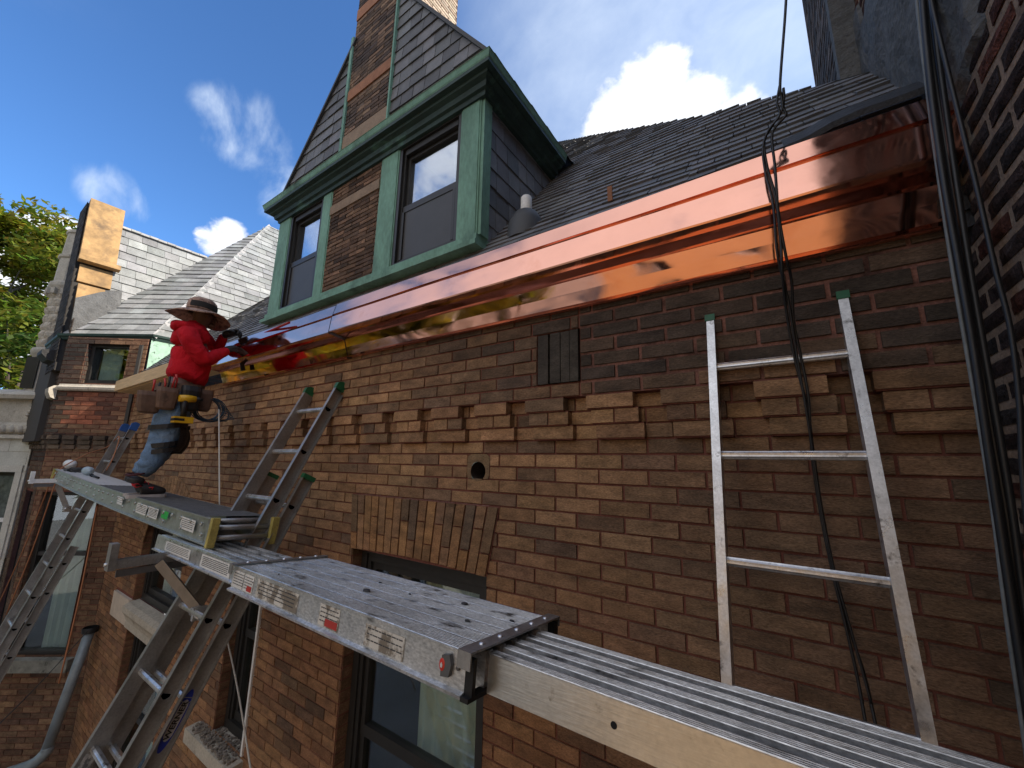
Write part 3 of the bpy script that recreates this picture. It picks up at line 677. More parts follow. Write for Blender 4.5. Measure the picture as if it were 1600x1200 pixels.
rake([(-1.29, 9.49), (-1.62, 9.93), (-1.90, 10.31), (-2.16, 10.66), (-2.36, 10.93)]); rake([(-4.01, 9.42), (-3.43, 10.09), (-2.88, 10.755)])
mb.build('dormer_gable', SLATE, house)
mb = MB(); mb.box((-2.958, GY-.028, 9.43), (-2.925, GY+.03, 10.80)); mb.box((-2.335, GY-.028, 9.43), (-2.318, GY+.02, 11.3)); mb.build('copper_flashing', VERD, house)
# the chimney breast
mb = MB(); cx0, cx1, cy0, cy1 = -2.925, -2.335, GY-.014, .62
bnd = [(cx0, cx1, 9.60, 9.735), (cx0, cx1, 10.10, 10.20), (cx0, cx1, 10.98, 11.10)]
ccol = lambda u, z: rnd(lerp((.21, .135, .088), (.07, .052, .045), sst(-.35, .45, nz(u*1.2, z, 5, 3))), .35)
bricks(mb, Vector((0, cy0, 0)), X, Nf, cx0, cx1, 9.43, 12.4, ccol, bnd, bh=.037, bl=.20, dep=.006, rough=.004, grid=(2, 1), joint=.007, uo=.03)
wcol = lambda u, z: rnd(lerp((.62, .52, .40), (.45, .35, .26), random.random()), .15)  # sunlight on the right side put into a paler brick colour
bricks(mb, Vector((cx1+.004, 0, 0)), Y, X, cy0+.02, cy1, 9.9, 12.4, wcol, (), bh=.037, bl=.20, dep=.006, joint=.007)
bricks(mb, Vector((cx0, 0, 0)), Y, -X, cy0, cy1, 9.5, 12.4, ccol, (), bh=.037, bl=.20, dep=.006, joint=.007)
mb.face([(cx0, cy1, 9.5), (cx1, cy1, 9.5), (cx1, cy1, 12.4), (cx0, cy1, 12.4)], m=1); mb.face([(cx0, cy0, 12.4), (cx1, cy0, 12.4), (cx1, cy1, 12.4), (cx0, cy1, 12.4)], m=1)
ch = mb.build('chimney', [BR, mat('brown mortar')], house)
mb = MB(); mb.box((cx0, cy0-.006, 9.60), (cx1, cy0+.02, 9.735)); mb.build('stone_band', STONE_B, ch)
mb = MB(); mb.box((cx0, cy0-.006, 10.10), (cx1, cy0+.02, 10.20)); mb.build('terracotta_band', TERRA, ch); mb = MB(); mb.box((cx0, cy0-.006, 10.98), (cx1, cy0+.02, 11.10)); mb.build('terracotta_band', TERRA, ch)

# ------------------------------------------------------------------ right neighbour: rock-face brick party wall and chimney
nb = thing('party_wall', 'dark rock-faced brick wall with thick buff mortar at the right edge, grey cement patch on its chimney', 'wall', (.49, -.3, 0))
RX = .492
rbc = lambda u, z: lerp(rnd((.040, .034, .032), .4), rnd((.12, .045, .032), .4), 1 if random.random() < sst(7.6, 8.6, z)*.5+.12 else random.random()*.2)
mb = MB()
# facing -X: u runs along -Y so that U x Z points outward
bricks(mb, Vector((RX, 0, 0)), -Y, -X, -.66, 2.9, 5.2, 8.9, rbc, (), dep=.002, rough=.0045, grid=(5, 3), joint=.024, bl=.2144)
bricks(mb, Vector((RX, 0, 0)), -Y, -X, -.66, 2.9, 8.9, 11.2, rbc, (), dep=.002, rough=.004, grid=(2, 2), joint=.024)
panel(mb, Vector((RX, 0, 0)), -Y, -.66, 2.9, 0, 5.2, (), 1)
mb.face([(RX+.012, -2.9, 0), (2.2, -2.9, 0), (2.2, -2.9, 11.2), (RX+.012, -2.9, 11.2)], m=1)
mb.build('wall', [RB, MORT_L], nb)
mb = MB()
CXc = .395
bricks(mb, Vector((CXc, 0, 0)), -Y, -X, -1.42, -.66, 8.6, 13.0, lambda u, z: lerp(rnd((.16, .12, .10), .4), rnd((.05, .045, .045), .4), random.random()), (), dep=.006, rough=.004, grid=(2, 1), joint=.016)
bricks(mb, Vector((0, .66, 0)), X, -Y, CXc, .9, 8.6, 13.0, lambda u, z: rnd((.05, .045, .045), .4), (), dep=.006, rough=.004, grid=(2, 1), joint=.016)
mb.face([(CXc, 1.42, 8.4), (1.2, 1.42, 8.4), (1.2, 1.42, 13), (CXc, 1.42, 13)], m=1)
mb.face([(CXc, .66, 13), (1.2, .66, 13), (1.2, 1.42, 13), (CXc, 1.42, 13)], m=1)
mb.build('chimney', [BR, MORT_L], nb)
# cement parging following the roof line, ragged top edge
mb = MB(); nu, nv = 40, 26
def pz0(y): return 8.02+1.2*(y+.115)-.02 if y > -.16 else 7.98-(y+.16)*.35
def pz1(y): return 9.12+.35*noise.noise(Vector((y*3, 0, 2)))-.55*sst(-.1, -.42, y) if y < .5 else 9.25
ys = [-.42+(.66+.42)*k/nu for k in range(nu+1)]
G = []
for k, y in enumerate(ys):
    row = []
    for j in range(nv+1):
        z = pz0(y)+(pz1(y)-pz0(y))*j/nv+.025*noise.noise(Vector((y*14, j*.2, 7)))
        d = .016+.014*noise.noise(Vector((y*5, z*5, 3)))+.006*noise.noise(Vector((y*18, z*18, 3)))
        if j in (0, nv) or k in (0,): d = -.006
        row.append((RX-.004-d, y, z))
    G.append(row)
for k in range(nu):
    for j in range(nv): mb.face([G[k][j], G[k][j+1], G[k+1][j+1], G[k+1][j]], smooth=True)
mb.box((CXc-.004, .60, 8.80), (RX, .665, 10.6)); 
mb.build('cement_patch', CEM, nb)
mb = MB()                     # tar and rubble in the corner behind the cables
for k in range(60):
    z = 7.70+k*.0065; s_ = random.uniform(.012, .03); y = random.uniform(-.12, -.03); x = random.uniform(.455, .492)
    P = [Vector((x+sx*s_*.5, y+sy*s_, z+sz*s_))+Vector([random.uniform(-.006, .006) for _ in range(3)]) for sz in (-1, 1) for sx, sy in ((-1, -1), (1, -1), (1, 1), (-1, 1))]
    mb.hull8(P)
mb.build('tar_joint', TAR, nb)
# unseen neighbour block, set back and sized to keep the near roof shaded
nbb = thing('shade_block', 'unseen tall block behind the dark party wall, placed to keep the near roof in shade', 'building', (3, 3, 0))
mb = MB(); mb.box((1.6, .5, 0), (9, 9, 12.0)); mb.box((RX+.5, -2.88, 0), (9, .499, 11.0))
mb.build('wall', mat('plain brown brick', (.22, .12, .08), rough=.9, var=.2), nbb)
mb = MB(); mb.box((1.5, .4, 12.001), (9.1, 9.1, 12.25)); mb.build('coping', STONE_B, nbb)

# ------------------------------------------------------------------ left neighbour: canted bay with pale slate roofs
bay = thing('bay_house', 'blackened brick bay at left with pale slate roofs and a bare plywood gable', 'house', (-8.2, -.4, 0))
PA = Vector((-7.62, -.0, 0)); PBp = Vector((-8.50, -.665, 0)); UA = (PA-PBp).normalized(); LA = (PA-PBp).length; NA = UA.cross(Z).normalized()
def fa(px, py, d=0):           # picture point on the canted face -> (u, z)
    r = ray(px, py); O = PBp+NA*d; t = (O-CAM).dot(NA)/r.dot(NA); p = CAM+r*t; return (p-PBp).dot(UA), p.z
def bay_col(u, z):
    c = lerp((.27, .165, .095), (.20, .105, .065), random.random())
    if 7.42 < z < 7.90 and u > .15:  # sunlit patch under the sill painted into redder, brighter bricks
        c = lerp(c, (.42, .13, .07), .75*sst(.1, .5, nz(u, z, 2.2, 4)+.35))
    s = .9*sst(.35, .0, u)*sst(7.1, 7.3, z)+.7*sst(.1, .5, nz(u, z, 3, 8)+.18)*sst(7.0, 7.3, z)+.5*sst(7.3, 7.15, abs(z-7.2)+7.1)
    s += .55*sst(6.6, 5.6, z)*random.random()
    return rnd(lerp(c, (.05, .042, .036), min(1, s)), .2)
wu0, wz0 = fa(128, 598); wu1, wz1 = fa(207, 535)
lu0, _ = fa(92, 790); lu1, _ = fa(150, 790)
BW = (lu0-.22, lu1+.02, 4.50, 6.52); UW = (wu0, wu1, 8.02, 8.62)
mb = MB()
bricks(mb, PBp, UA, NA, 0, LA, 2.2, 7.28, bay_col, (BW,), uo=.03)
bricks(mb, PBp+NA*.035, UA, NA, -.03, LA, 7.28, 8.70, bay_col, (UW,), uo=.03)
panel(mb, PBp, UA, 0, LA, 0, 2.2, (), 1)
for h in (BW, UW):
    for uu, sg in ((h[0], 1), (h[1], -1)):
        bricks(mb, PBp+UA*uu, -NA, UA*sg, -.03, .12, h[2], h[3], bay_col, (), joint=.008)
    mb.face([PBp+UA*h[0]+Z*h[3], PBp+UA*h[1]+Z*h[3], PBp+UA*h[1]+Z*h[3]-NA*.13, PBp+UA*h[0]+Z*h[3]-NA*.13], m=1)
    mb.face([PBp+UA*h[0]+Z*h[3]+NA*.035, PBp+UA*h[1]+Z*h[3]+NA*.035, PBp+UA*h[1]+Z*h[3], PBp+UA*h[0]+Z*h[3]], m=1)
# front face, almost edge on, very dark; and side face above the main roof
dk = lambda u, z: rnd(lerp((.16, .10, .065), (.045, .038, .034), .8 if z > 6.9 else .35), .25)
FW = (.62, 1.25, 4.5, 6.6)
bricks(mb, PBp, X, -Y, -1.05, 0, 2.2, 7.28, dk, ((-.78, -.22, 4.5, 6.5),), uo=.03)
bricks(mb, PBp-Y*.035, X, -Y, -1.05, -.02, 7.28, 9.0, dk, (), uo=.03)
bricks(mb, Vector((-7.62, 0, 0)), Y, X, 0, 1.2, 7.7, 8.72, dk, (), uo=.03)
mb.face([PBp-X*1.05, PBp-X*1.05+Y*2, PBp-X*1.05+Y*2+Z*9, PBp-X*1.05+Z*9], m=1)
mb.box((-9.4, -.60, 4.4), (-8.6, -.45, 6.6), m=2)
# corbel courses
for row in range(3):
    for (O, U, Nn, Ln) in ((PBp, UA, NA, LA), (PBp, X, -Y, 0)):
        k = 0
        rng = range(0, 7) if Ln else range(-8, 0)
        for n_ in rng:
            u0 = n_*hb*1.5*1.27+.02; u1 = u0+hb*1.45
            if Ln and u1 > Ln: continue
            c = rnd((.10, .075, .055) if row > 0 else (.15, .11, .08), .25); d = (.02, .035, .05)[row]
            mb.obox(O, U, Nn, Z, (u0, -.01, ZB-.02+row*BH), (u1, d, ZB-.02+(row+1)*BH-.009), c, 0)
mb.build('wall', [BR, MORT, DARK], bay)
# windows of the bay
def bay_window(h, split=None, curt=True, mull=None):
    O = PBp-NA*.06; f = MB(); t = .05
    ob = lambda m_, a, b: m_.obox(O, UA, NA, Z, a, b)
    ob(f, (h[0]+.002, -.06, h[2]), (h[0]+t, .03, h[3])); ob(f, (h[1]-t, -.06, h[2]), (h[1]-.002, .03, h[3])); ob(f, (h[0]+t, -.06, h[3]-t), (h[1]-t, .03, h[3]-.002)); ob(f, (h[0]+t, -.06, h[2]), (h[1]-t, .03, h[2]+.06))
    if split: ob(f, (h[0]+t, -.05, split-.025), (h[1]-t, .02, split+.025))
    w = f.build('window', FRAMEM, bay)
    g_ = MB(); ob(g_, (h[0]+t, -.03, h[2]+.06), (h[1]-t, -.026, (split or h[3])-.025-(0 if split else t-.025)))
    if split: ob(g_, (h[0]+t, -.022, split+.025), (h[1]-t, -.018, h[3]-t))
    g_.build('glass_pane', GLASS, w)
    c_ = MB(); n = 44; a, b = h[0]+t, h[1]-t
    a = a+(b-a)*(.30 if split else .0); b = b if split else a+(b-a)*.62
    P = lambda k: O+UA*(a+(b-a)*k/n)-NA*(.11+.02*math.sin(k*1.25)+.01*math.sin(k*.6))
    for k in range(n): c_.face([P(k)+Z*h[2], P(k+1)+Z*h[2], P(k+1)+Z*h[3], P(k)+Z*h[3]], smooth=True)
    c_.build('curtain', CURT, w)
    r_ = MB(); q = [O+UA*(h[0]-.02)-NA*.07, O+UA*(h[1]+.02)-NA*.07, O+UA*(h[1]+.02)-NA*.5, O+UA*(h[0]-.02)-NA*.5]
    for i, j in ((1, 2), (2, 3), (3, 0)): r_.face([q[i]+Z*(h[2]-.02), q[j]+Z*(h[2]-.02), q[j]+Z*(h[3]+.02), q[i]+Z*(h[3]+.02)])
    r_.face([p+Z*(h[2]-.02) for p in q]); r_.face([p+Z*(h[3]+.02) for p in q]); r_.build('room_lining', DARK, w)
    return w
bay_window(BW, split=5.72); bay_window(UW)
mb = MB(); mb.obox(PBp, UA, NA, Z, (-.14, -.06, 4.36), (BW[1]+.12, .10, 4.50)); mb.build('window_sill', mat('weathered sill', (.24, .24, .21), rough=.95, var=.3, vscale=12, bump=.6, darkspots=((.06, .06, .05), .55, .7, 9)), bay)
mb = MB(); mb.extrude([(-.06, 7.905), (.065, 7.905), (.08, 7.925), (.085, 7.955), (.055, 7.975), (.045, 8.0), (-.06, 8.0)], PBp, NA, Z, UA, .02, LA-.18); tag(mb.build('window_sill', STONE, bay), 'weathered pale sill under the eaves window')
mb = MB(); mb.extrude([(.0, 7.78), (.05, 7.80), (.08, 7.87), (.085, 7.93), (.04, 7.97), (0, 7.97)], PBp+Vector((-.02, -.03, 0)), -Y, Z, X, -.22, .05); mb.build('stone_bracket', STONE, bay)
mb = MB(); mb.obox(PBp, UA, NA, Z, (LA-.10, .036, 7.2), (LA-.055, .06, 8.6)); mb.build('corner_strip', mat('dark corner strip', (.05, .045, .04), rough=.8, var=.3), bay)  # dark strip down the inner corner beside the main wall
# green membrane triangle on the side wall
mb = MB(); mb.face([Vector((-7.608, .01, 8.12)), Vector((-7.608, .62, 8.78)), Vector((-7.608, .0, 8.70))]); mb.build('membrane_patch', mat('aged green membrane', (.36, .56, .44), rough=.8, var=.25, vscale=10, darkspots=((.06, .09, .07), .58, .66, 16)), bay)
# roofs
E1, E2 = Vector((-8.66, -.76, 8.74)), Vector((-7.60, .02, 8.765)); Vv = Vector((-9.2, .92, 10.885)); Ap = Vector((-9.536, 2.075, 12.341)); VB_ = Vector((-8.71, -.70, 8.80))
pale = lambda u, v: rnd(lerp((.30, .305, .295), (.20, .205, .20), random.random()), .16)
def slate_plane(mb, O, U, pts, colf, **k):
    U = U.normalized(); n = None
    for p in pts:
        d = (p-O); d = d-U*d.dot(U)
        if d.length > .3: V = d.normalized(); break
    if U.cross(V).z < 0: U = -U
    slates(mb, O, U, V, [((p-O).dot(U), (p-O).dot(V)) for p in pts], colf, **k)
mb = MB()
def ccw(O, U, V, pts):
    q = [((p-O).dot(U), (p-O).dot(V)) for p in pts]; a = sum(q[i][0]*q[(i+1) % len(q)][1]-q[(i+1) % len(q)][0]*q[i][1] for i in range(len(q))); return pts if a > 0 else pts[::-1]
def roof_face(mb, O, U, pts, colf, **k):
    U = U.normalized(); far = max(pts, key=lambda p: ((p-O)-U*(p-O).dot(U)).length); d = far-O; V = (d-U*d.dot(U)).normalized()
    if U.cross(V).z < 0: U = -U
    pts = ccw(O, U, V, pts); slates(mb, O, U, V, [((p-O).dot(U), (p-O).dot(V)) for p in pts], colf, **k)
kw = dict(exp=.155, wid=.24, th=.014, jit=.004)
roof_face(mb, E1, E2-E1, [E1, E2, Ap, Vv, VB_+Vector((0, 0, .0))], pale, **kw)
S2b = Vector((-7.60, 3.2, 8.765)); 
roof_face(mb, E2, Y, [E2, S2b, Vector((-9.536, 3.6, 12.341)), Ap], pale, **kw)
R0, R1 = Vector((-9.2, -.34, 10.885)), Vector((-9.2, 1.6, 10.885)); dn = Vector((.2338, 0, -.9723))
roof_face(mb, R0+dn*2.3, Y, [R0+dn*2.3, R1+dn*2.3, R1, R0], pale, **kw)
roof_face(mb, Vector((-9.2, 1.5, 10.885)), X, [Vector((-9.2, .92, 10.885)), Vector((-9.0, 1.5, 10.9)), Vector((-9.6, 2.0, 12.3))], pale, **kw)
mb.build('slate_roof', SLATE_L, bay)
mb = MB()                     # hip capping slates
d = (Ap-E2); n = 30
for k in range(n):
    a, b = E2+d*(k/n), E2+d*((k+1)/n+.012); w1 = Vector((-.80, -.60, -.9)).normalized()*.085; w2 = Vector((.35, .25, -.55)).normalized()*.085; nn = Vector((-.2, -.5, .8)).normalized()*.022; c = rnd((.31, .31, .30), .2)
    mb.face([a+w1+nn, a+nn*1.6, b+nn, b+w1+nn*.6], c); mb.face([a+nn*1.6, a+w2+nn, b+w2+nn*.6, b+nn], c); mb.face([a+w1, a+w1+nn, a+nn*1.6, a], c); mb.face([a, a+nn*1.6, a+w2+nn, a+w2], c)
mb.build('hip_cap', SLATE_L, bay); mb = MB()
for k in range(10):
    y = -.33+k*.125; mb.box((-9.26, y, 10.88+.004*(k % 2)), (-9.155, y+.13, 10.915+.004*(k % 2)), rnd((.36, .36, .35), .2))
mb.build('ridge_cap', SLATE_L, bay)
# eaves of dark copper along the canted side and back along the flank
mb = MB(); pe = [(-.06, -.075), (.0, -.07), (.012, -.035), (.03, -.02), (.035, .012), (-.06, .012)]
mb.extrude(pe, E1, NA, Z, (E2-E1).normalized(), -.03, (E2-E1).length+.02); mb.extrude(pe, E2, X, Z, Y, -.02, .75); mb.extrude(pe, E1, -Y, Z, -X, 0, 1.1)
mb.build('eaves_trim', VERD_D, bay)
# stripped gable coping with plywood
mb = MB()
gx = lambda z: -9.2+(10.885-z)*.2405+.0
def ply(z1, z0, y0, y1, up=.06, th=.09): 
    a, b = Vector((gx(z1)+.02, 0, z1)), Vector((gx(z0)+.02, 0, z0)); n_ = Vector((.9723, 0, .2338))
    P = []
    for dd in (0, th):
        for (p, y) in ((a, y0), (a, y1), (b, y1), (b, y0)): P.append(p+Y*y+n_*(up-th+dd))
    mb.hull8(P)
ply(11.17, 10.02, -.75, -.33, .10, .12); ply(10.055, 9.975, -.76, -.28, .15, .1); ply(9.96, 9.66, -.72, -.34, .02, .06); ply(9.61, 9.20, -.70, -.40, .04, .06)
mb.build('plywood_sheathing', PLY, bay)
mb = MB()
a, b = gx(9.66), gx(8.86)
mb.hull8([Vector(p) for p in ((gx(9.5)+.03, -.70, 9.5), (gx(9.65)+.03, -.2, 9.70), (gx(9.2)+.05, -.2, 9.2), (gx(8.8)+.03, -.70, 8.8), (gx(9.2)+.09, -.70, 9.22), (gx(9.65)+.09, -.26, 9.62), (gx(9.2)+.11, -.2, 9.2), (gx(8.8)+.10, -.70, 8.8))])
mb.build('cement_fillet', CEM, bay)
mb = MB()                     # the gable front: dark, ragged brick
zz = [8.2+k*.12 for k in range(25)]
for z in zz:
    xr = gx(z)+.03
    bricks(mb, Vector((0, -.772, 0)), X, -Y, xr-.55-.5*max(0, (10.9-z))*.12, xr, z, min(z+.12, 11.14), lambda u, zq: rnd((.045, .038, .034), .4), (), rough=.006, grid=(1, 1), zc=8.2, bh=.06)
mb.box((-9.9, -.764, 7.2), (-8.75, -.3, 8.9), (.04, .036, .033), 1)
for z in zz: mb.box((gx(z)-.6, -.764, z), (gx(z)-.02, -.33, min(z+.12, 11.14)), (.04, .036, .033), 1)
mb.build('gable_wall', [BR, mat('sooty mortar', (.05, .045, .04), rough=.95)], bay)
mb = MB(); mb.extrude([(0, 8.34), (.09, 8.36), (.16, 8.44), (.16, 8.50), (0, 8.52)], Vector((-9.15, -.74, 0)), -Y, Z, X, 0, .42); mb.build('kneeler', TAR, bay)
# rope run up the bay corner (orange)
# ------------------------------------------------------------------ white limestone house beyond
wh = thing('stone_house', 'white limestone townhouse with a round rock-faced turret at the far left edge', 'house', (-10.2, -1, 0))
UB = Vector((.8, .6, 0)); NBv = Vector((.6, -.8, 0)); OB = Vector((-9.80, -.68, 0))
def fb(px, py, d=0):
    r = ray(px, py); O = OB+NBv*d; t = (O-CAM).dot(NBv)/r.dot(NBv); p = CAM+r*t; return (p-OB).dot(UB), p.z
LST = mat('pale ashlar', vcol=True, rough=.9, spec=.2, var=.14, vscale=5, var2=.12, v2scale=50, bump=.3, darkspots=((.16, .15, .13), .63, .8, 5))
mb = MB(); hW = [(-.62, -.10, 5.55, 6.74), (-.62, -.10, 3.6, 5.0)]
bricks(mb, OB, UB, NBv, -1.6, .03, 1.5, 7.25, lambda u, z: rnd((.55, .53, .47), .08), hW, bh=.30, bl=.6, joint=.006, dep=.004, zc=5.25)
for h in hW:
    mb.obox(OB, UB, NBv, Z, (h[0]-.10, -.02, h[2]-.06), (h[0], .02, h[3]+.1), (.55, .53, .47)); mb.obox(OB, UB, NBv, Z, (h[1], -.10, h[2]-.06), (h[1]+.09, .02, h[3]+.1), (.55, .53, .47)); mb.obox(OB, UB, NBv, Z, (h[0]-.1, -.02, h[3]), (h[1]+.09, .022, h[3]+.1), (.55, .53, .47))
mb.obox(OB, UB, NBv, Z, (-1.6, -1.0, 0), (.03, -.10, 7.25), (.4, .38, .33), 1)
mb.build('wall', [LST, STONE], wh)
for h in hW:
    f = MB(); f.obox(OB, UB, NBv, Z, (h[0], -.09, h[2]), (h[1], -.05, h[3])); w = f.build('window', FRAMEM, wh)
    g_ = MB(); m_ = (h[2]+h[3])/2-.12
    g_.obox(OB, UB, NBv, Z, (h[0]+.05, -.05, m_+.04), (h[1]-.05, -.045, h[3]-.06)); g_.obox(OB, UB, NBv, Z, (h[0]+.05, -.05, h[2]+.05), (h[1]-.05, -.045, m_-.03)); g_.build('glass_pane', mat('net curtain behind glass', (.10, .12, .11), rough=.12, spec=.6, var=.4, vscale=16), w)
    g_ = MB(); g_.obox(OB, UB, NBv, Z, (h[0], -.05, m_-.025), (h[1], -.03, m_+.035)); g_.build('transom', WHITEP, w)
mb = MB(); 
for (pf) in ([(0, 7.25), (.06, 7.25), (.05, 7.30), (.0, 7.32)], [(0, 7.32), (.03, 7.34), (.055, 7.40), (.05, 7.46), (.02, 7.50), (0, 7.5)], [(0, 7.86), (.10, 7.87), (.12, 7.93), (.06, 7.98), (-.15, 8.05), (-.2, 7.86)]):
    mb.extrude(pf, OB, NBv, Z, UB, -1.6, .06)
for k in range(12): mb.lathe([(.0, 7.33), (.05, 7.35), (.055, 7.43), (.0, 7.47)], OB+UB*(-.03-k*.13)+NBv*.04, n=10)
mb.obox(OB, UB, NBv, Z, (-1.6, -.3, 7.50), (.03, .0, 7.86))
mb.build('cornice', STONE, wh)
mb = MB(); mb.obox(OB, UB, NBv, Z, (-.14, .0, 7.60), (.0, .03, 7.80)); 
for k in range(7): mb.lathe([(0, 0), (.028, .008), (.02, .03), (0, .035)], OB+UB*(-.11+.06*(k % 2)+.01*k)+Z*(7.62+.025*k)+NBv*.025, n=8, ax=UB, ay=Z, az=NBv)
mb.build('carved_panel', STONE, wh)
# turret
TC = atd(57, 640, 1); 
tz = lambda px, py: None
TCc = OB+UB*(-.30)+NBv*(-.32)
def ring(mb, r0, z0, r1, z1, **k): mb.lathe([(r0, z0), (r1, z1)], TCc, n=28, **k)
mb = MB(); random.seed(11)
for (p, q) in ((.235, .225),): pass
mb.lathe([(.27, 8.0), (.26, 8.02), (.25, 8.06), (.25, 8.62), (.27, 8.64), (.285, 8.70), (.27, 8.75), (.24, 8.76)], TCc, n=28)
mb.build('turret_base', STONE, wh); mb = MB()
mb.lathe([(.24, 9.78), (.25, 9.80), (.28, 9.86), (.28, 9.92), (.235, 9.95), (.225, 10.38), (.25, 10.40), (.255, 10.44), (.22, 10.46), (.205, 10.86), (.225, 10.88), (.225, 10.93), (0, 10.96)], TCc, n=10, smooth=False)
for k in range(14):
    a = 2*math.pi*k/14; mb.obox(TCc+Vector((math.cos(a)*.25, math.sin(a)*.25, 0)), Vector((math.cos(a), math.sin(a), 0)), Vector((-math.sin(a), math.cos(a), 0)), Z, (0, -.03, 9.70), (.045, .03, 9.80))
mb.build('turret_cap', STONE, wh)
mb = MB()
for k in range(7):
    for j in range(9):
        a0 = 2*math.pi*(j+.5*(k % 2))/9+.03; a1 = a0+2*math.pi/9-.06; z0 = 8.77+k*.145+.006; z1 = z0+.133; r0 = .225
        i = len(mb.v); g1, g2 = 4, 3
        for y_ in range(g2+1):
            for x_ in range(g1+1):
                ed = x_ in (0, g1) or y_ in (0, g2); a = a0+(a1-a0)*x_/g1; r = r0+(.0 if ed else random.uniform(.008, .026)); mb.v.append(tuple(TCc+Vector((math.cos(a)*r, math.sin(a)*r, z0+(z1-z0)*y_/g2+random.uniform(-.008, .008)))))
        for y_ in range(g2):
            for x_ in range(g1): w = g1+1; mb.f.append((i+y_*w+x_, i+y_*w+x_+1, i+(y_+1)*w+x_+1, i+(y_+1)*w+x_)); mb.c.append((.5, .5, .5)); mb.m.append(0); mb.sm.append(False)
mb.lathe([(.222, 8.75), (.222, 9.80)], TCc, n=24)
mb.build('rock_faced_turret', mat('rock faced limestone', (.50, .44, .35), rough=.95, var=.3, vscale=9, var2=.2, v2scale=60, bump=.8, bscale=30, bdist=.02), wh)
mb = MB(); q = OB+UB*(-.34)+NBv*(-.06)
mb.obox(q, UB, NBv, Z, (-.10, 0, 8.06), (.10, .012, 8.58)); mb.build('turret_window', FRAMEM, wh)

# ------------------------------------------------------------------ ladders
def rail(mb, o, t, w, n, L0, L1, sgn, depth, fl=.027, th=.0035, k=1.0):
    """C rail: web in the plane across n, flanges pointing outward (sgn along w); o is the rail's front edge line"""
    P = [(0, 0), (fl*sgn, 0), (fl*sgn, -th*1.4), (th*sgn, -th*1.4), (th*sgn, -depth+th*1.4), (fl*sgn, -depth+th*1.4), (fl*sgn, -depth), (0, -depth)]
    if sgn < 0: P = P[::-1]
    mb.extrude(P, o, w, n, t, L0, L1)
def ladder_section(root, top, t, width, length, depth, off, roff, cap, mrail=ALU, mrung=ALU, pitch=.305, rr=.016, holes=True, capstyle='round', cl=.045):
    w = X; n = w.cross(t).normalized(); n = -n if n.y > 0 else n
    for sg in (-1, 1):
        o = top+w*(sg*width/2)+n*off; mb = MB(); rail(mb, o, t, w, n, 0.012, length, sg, depth)
        r = mb.build('rail', mrail, root)
        if cap:
            mb = MB(); fl = .030
            if capstyle == 'round':
                P = [(.002, .004), (-.006, -.006), (-.016, -.2*depth), (-.020, -.5*depth), (-.016, -.8*depth), (-.006, -depth+.004), (.0, -depth-.003), (cl, -depth-.003), (cl, .003)]
            else: P = [(-.012, .003), (-.012, -depth-.003), (cl*.35, -depth-.003), (cl*.35, .003)]
            a = (w*sg); mb.extrude(P, o, t, n, a, -.003, fl+.002); mb.build('end_cap', cap, r)
        if holes:
            k = 0
            while roff+k*pitch < length:
                mb = MB(); c = o+t*(roff+k*pitch)-n*(depth*.5)+w*(sg*.0038)
                P = [(-.006, -.018), (.006, -.020), (.016, -.008), (.019, 0), (.016, .008), (.006, .020), (-.006, .018)]
                mb.face([c+t*p+n*q for p, q in P]); mb.face([c+t*p+n*q for p, q in P[::-1]])
                mb.tube([c+t*a_*1.15+n*b_*1.15 for a_, b_ in P+P[:1]], .0022, 5, caps=False, m=1)
                mb.build('rung_socket', [DARK, mrail], r); k += 1
    k = 0
    while roff+k*pitch < length-.02:
        c = top+t*(roff+k*pitch)+n*(off-depth*.5); mb = MB()
        # flattened D rung with grooves
        P = []
        for j in range(18):
            a = 2*math.pi*j/18; q = rr*(1 if j % 2 else .90); x_, y_ = q*math.cos(a), q*math.sin(a)*.92
            P.append((max(x_, -rr*.72), y_))
        mb.extrude(P, c, t, n, w, -width/2, width/2); mb.build('rung', mrung, root); k += 1
lt = lambda s: Vector((0, -s, -1)).normalized()
# near ladder
t = lt(.235); top = Vector((-.004, -.045, 7.575))
l1 = thing('ladder', 'short upright aluminium ladder with green caps leaning on dark brick beside black cables', 'ladder', (0, -.3, 6.4), 'aluminium ladders')
ladder_section(l1, top, t, .375, 2.4, .062, 0, .205, GREEN, ALU, ALU, pitch=.335, rr=.0155, capstyle='flat', cl=.05)
# centre extension ladder
t = lt(.455)
l2 = thing('extension_ladder', 'tall aluminium extension ladder with green caps and blue WERNER badge, carrying the planks', 'ladder', (-2.8, -.8, 5), 'aluminium ladders')
top2 = Vector((-2.80, -.088, 7.545)); W2_ = .375
ladder_section(l2, top2, t, W2_, 4.6, .078, 0, .195, GREEN, ALU_D, ALU, pitch=.325, rr=.017)
ladder_section(l2, top2+t*.66, t, W2_+.065, 4.6, .078, -.090, .19, GREEN, ALU_D, ALU, pitch=.325, rr=.017, capstyle='flat')
n2_ = X.cross(t).normalized(); n2_ = -n2_ if n2_.y > 0 else n2_
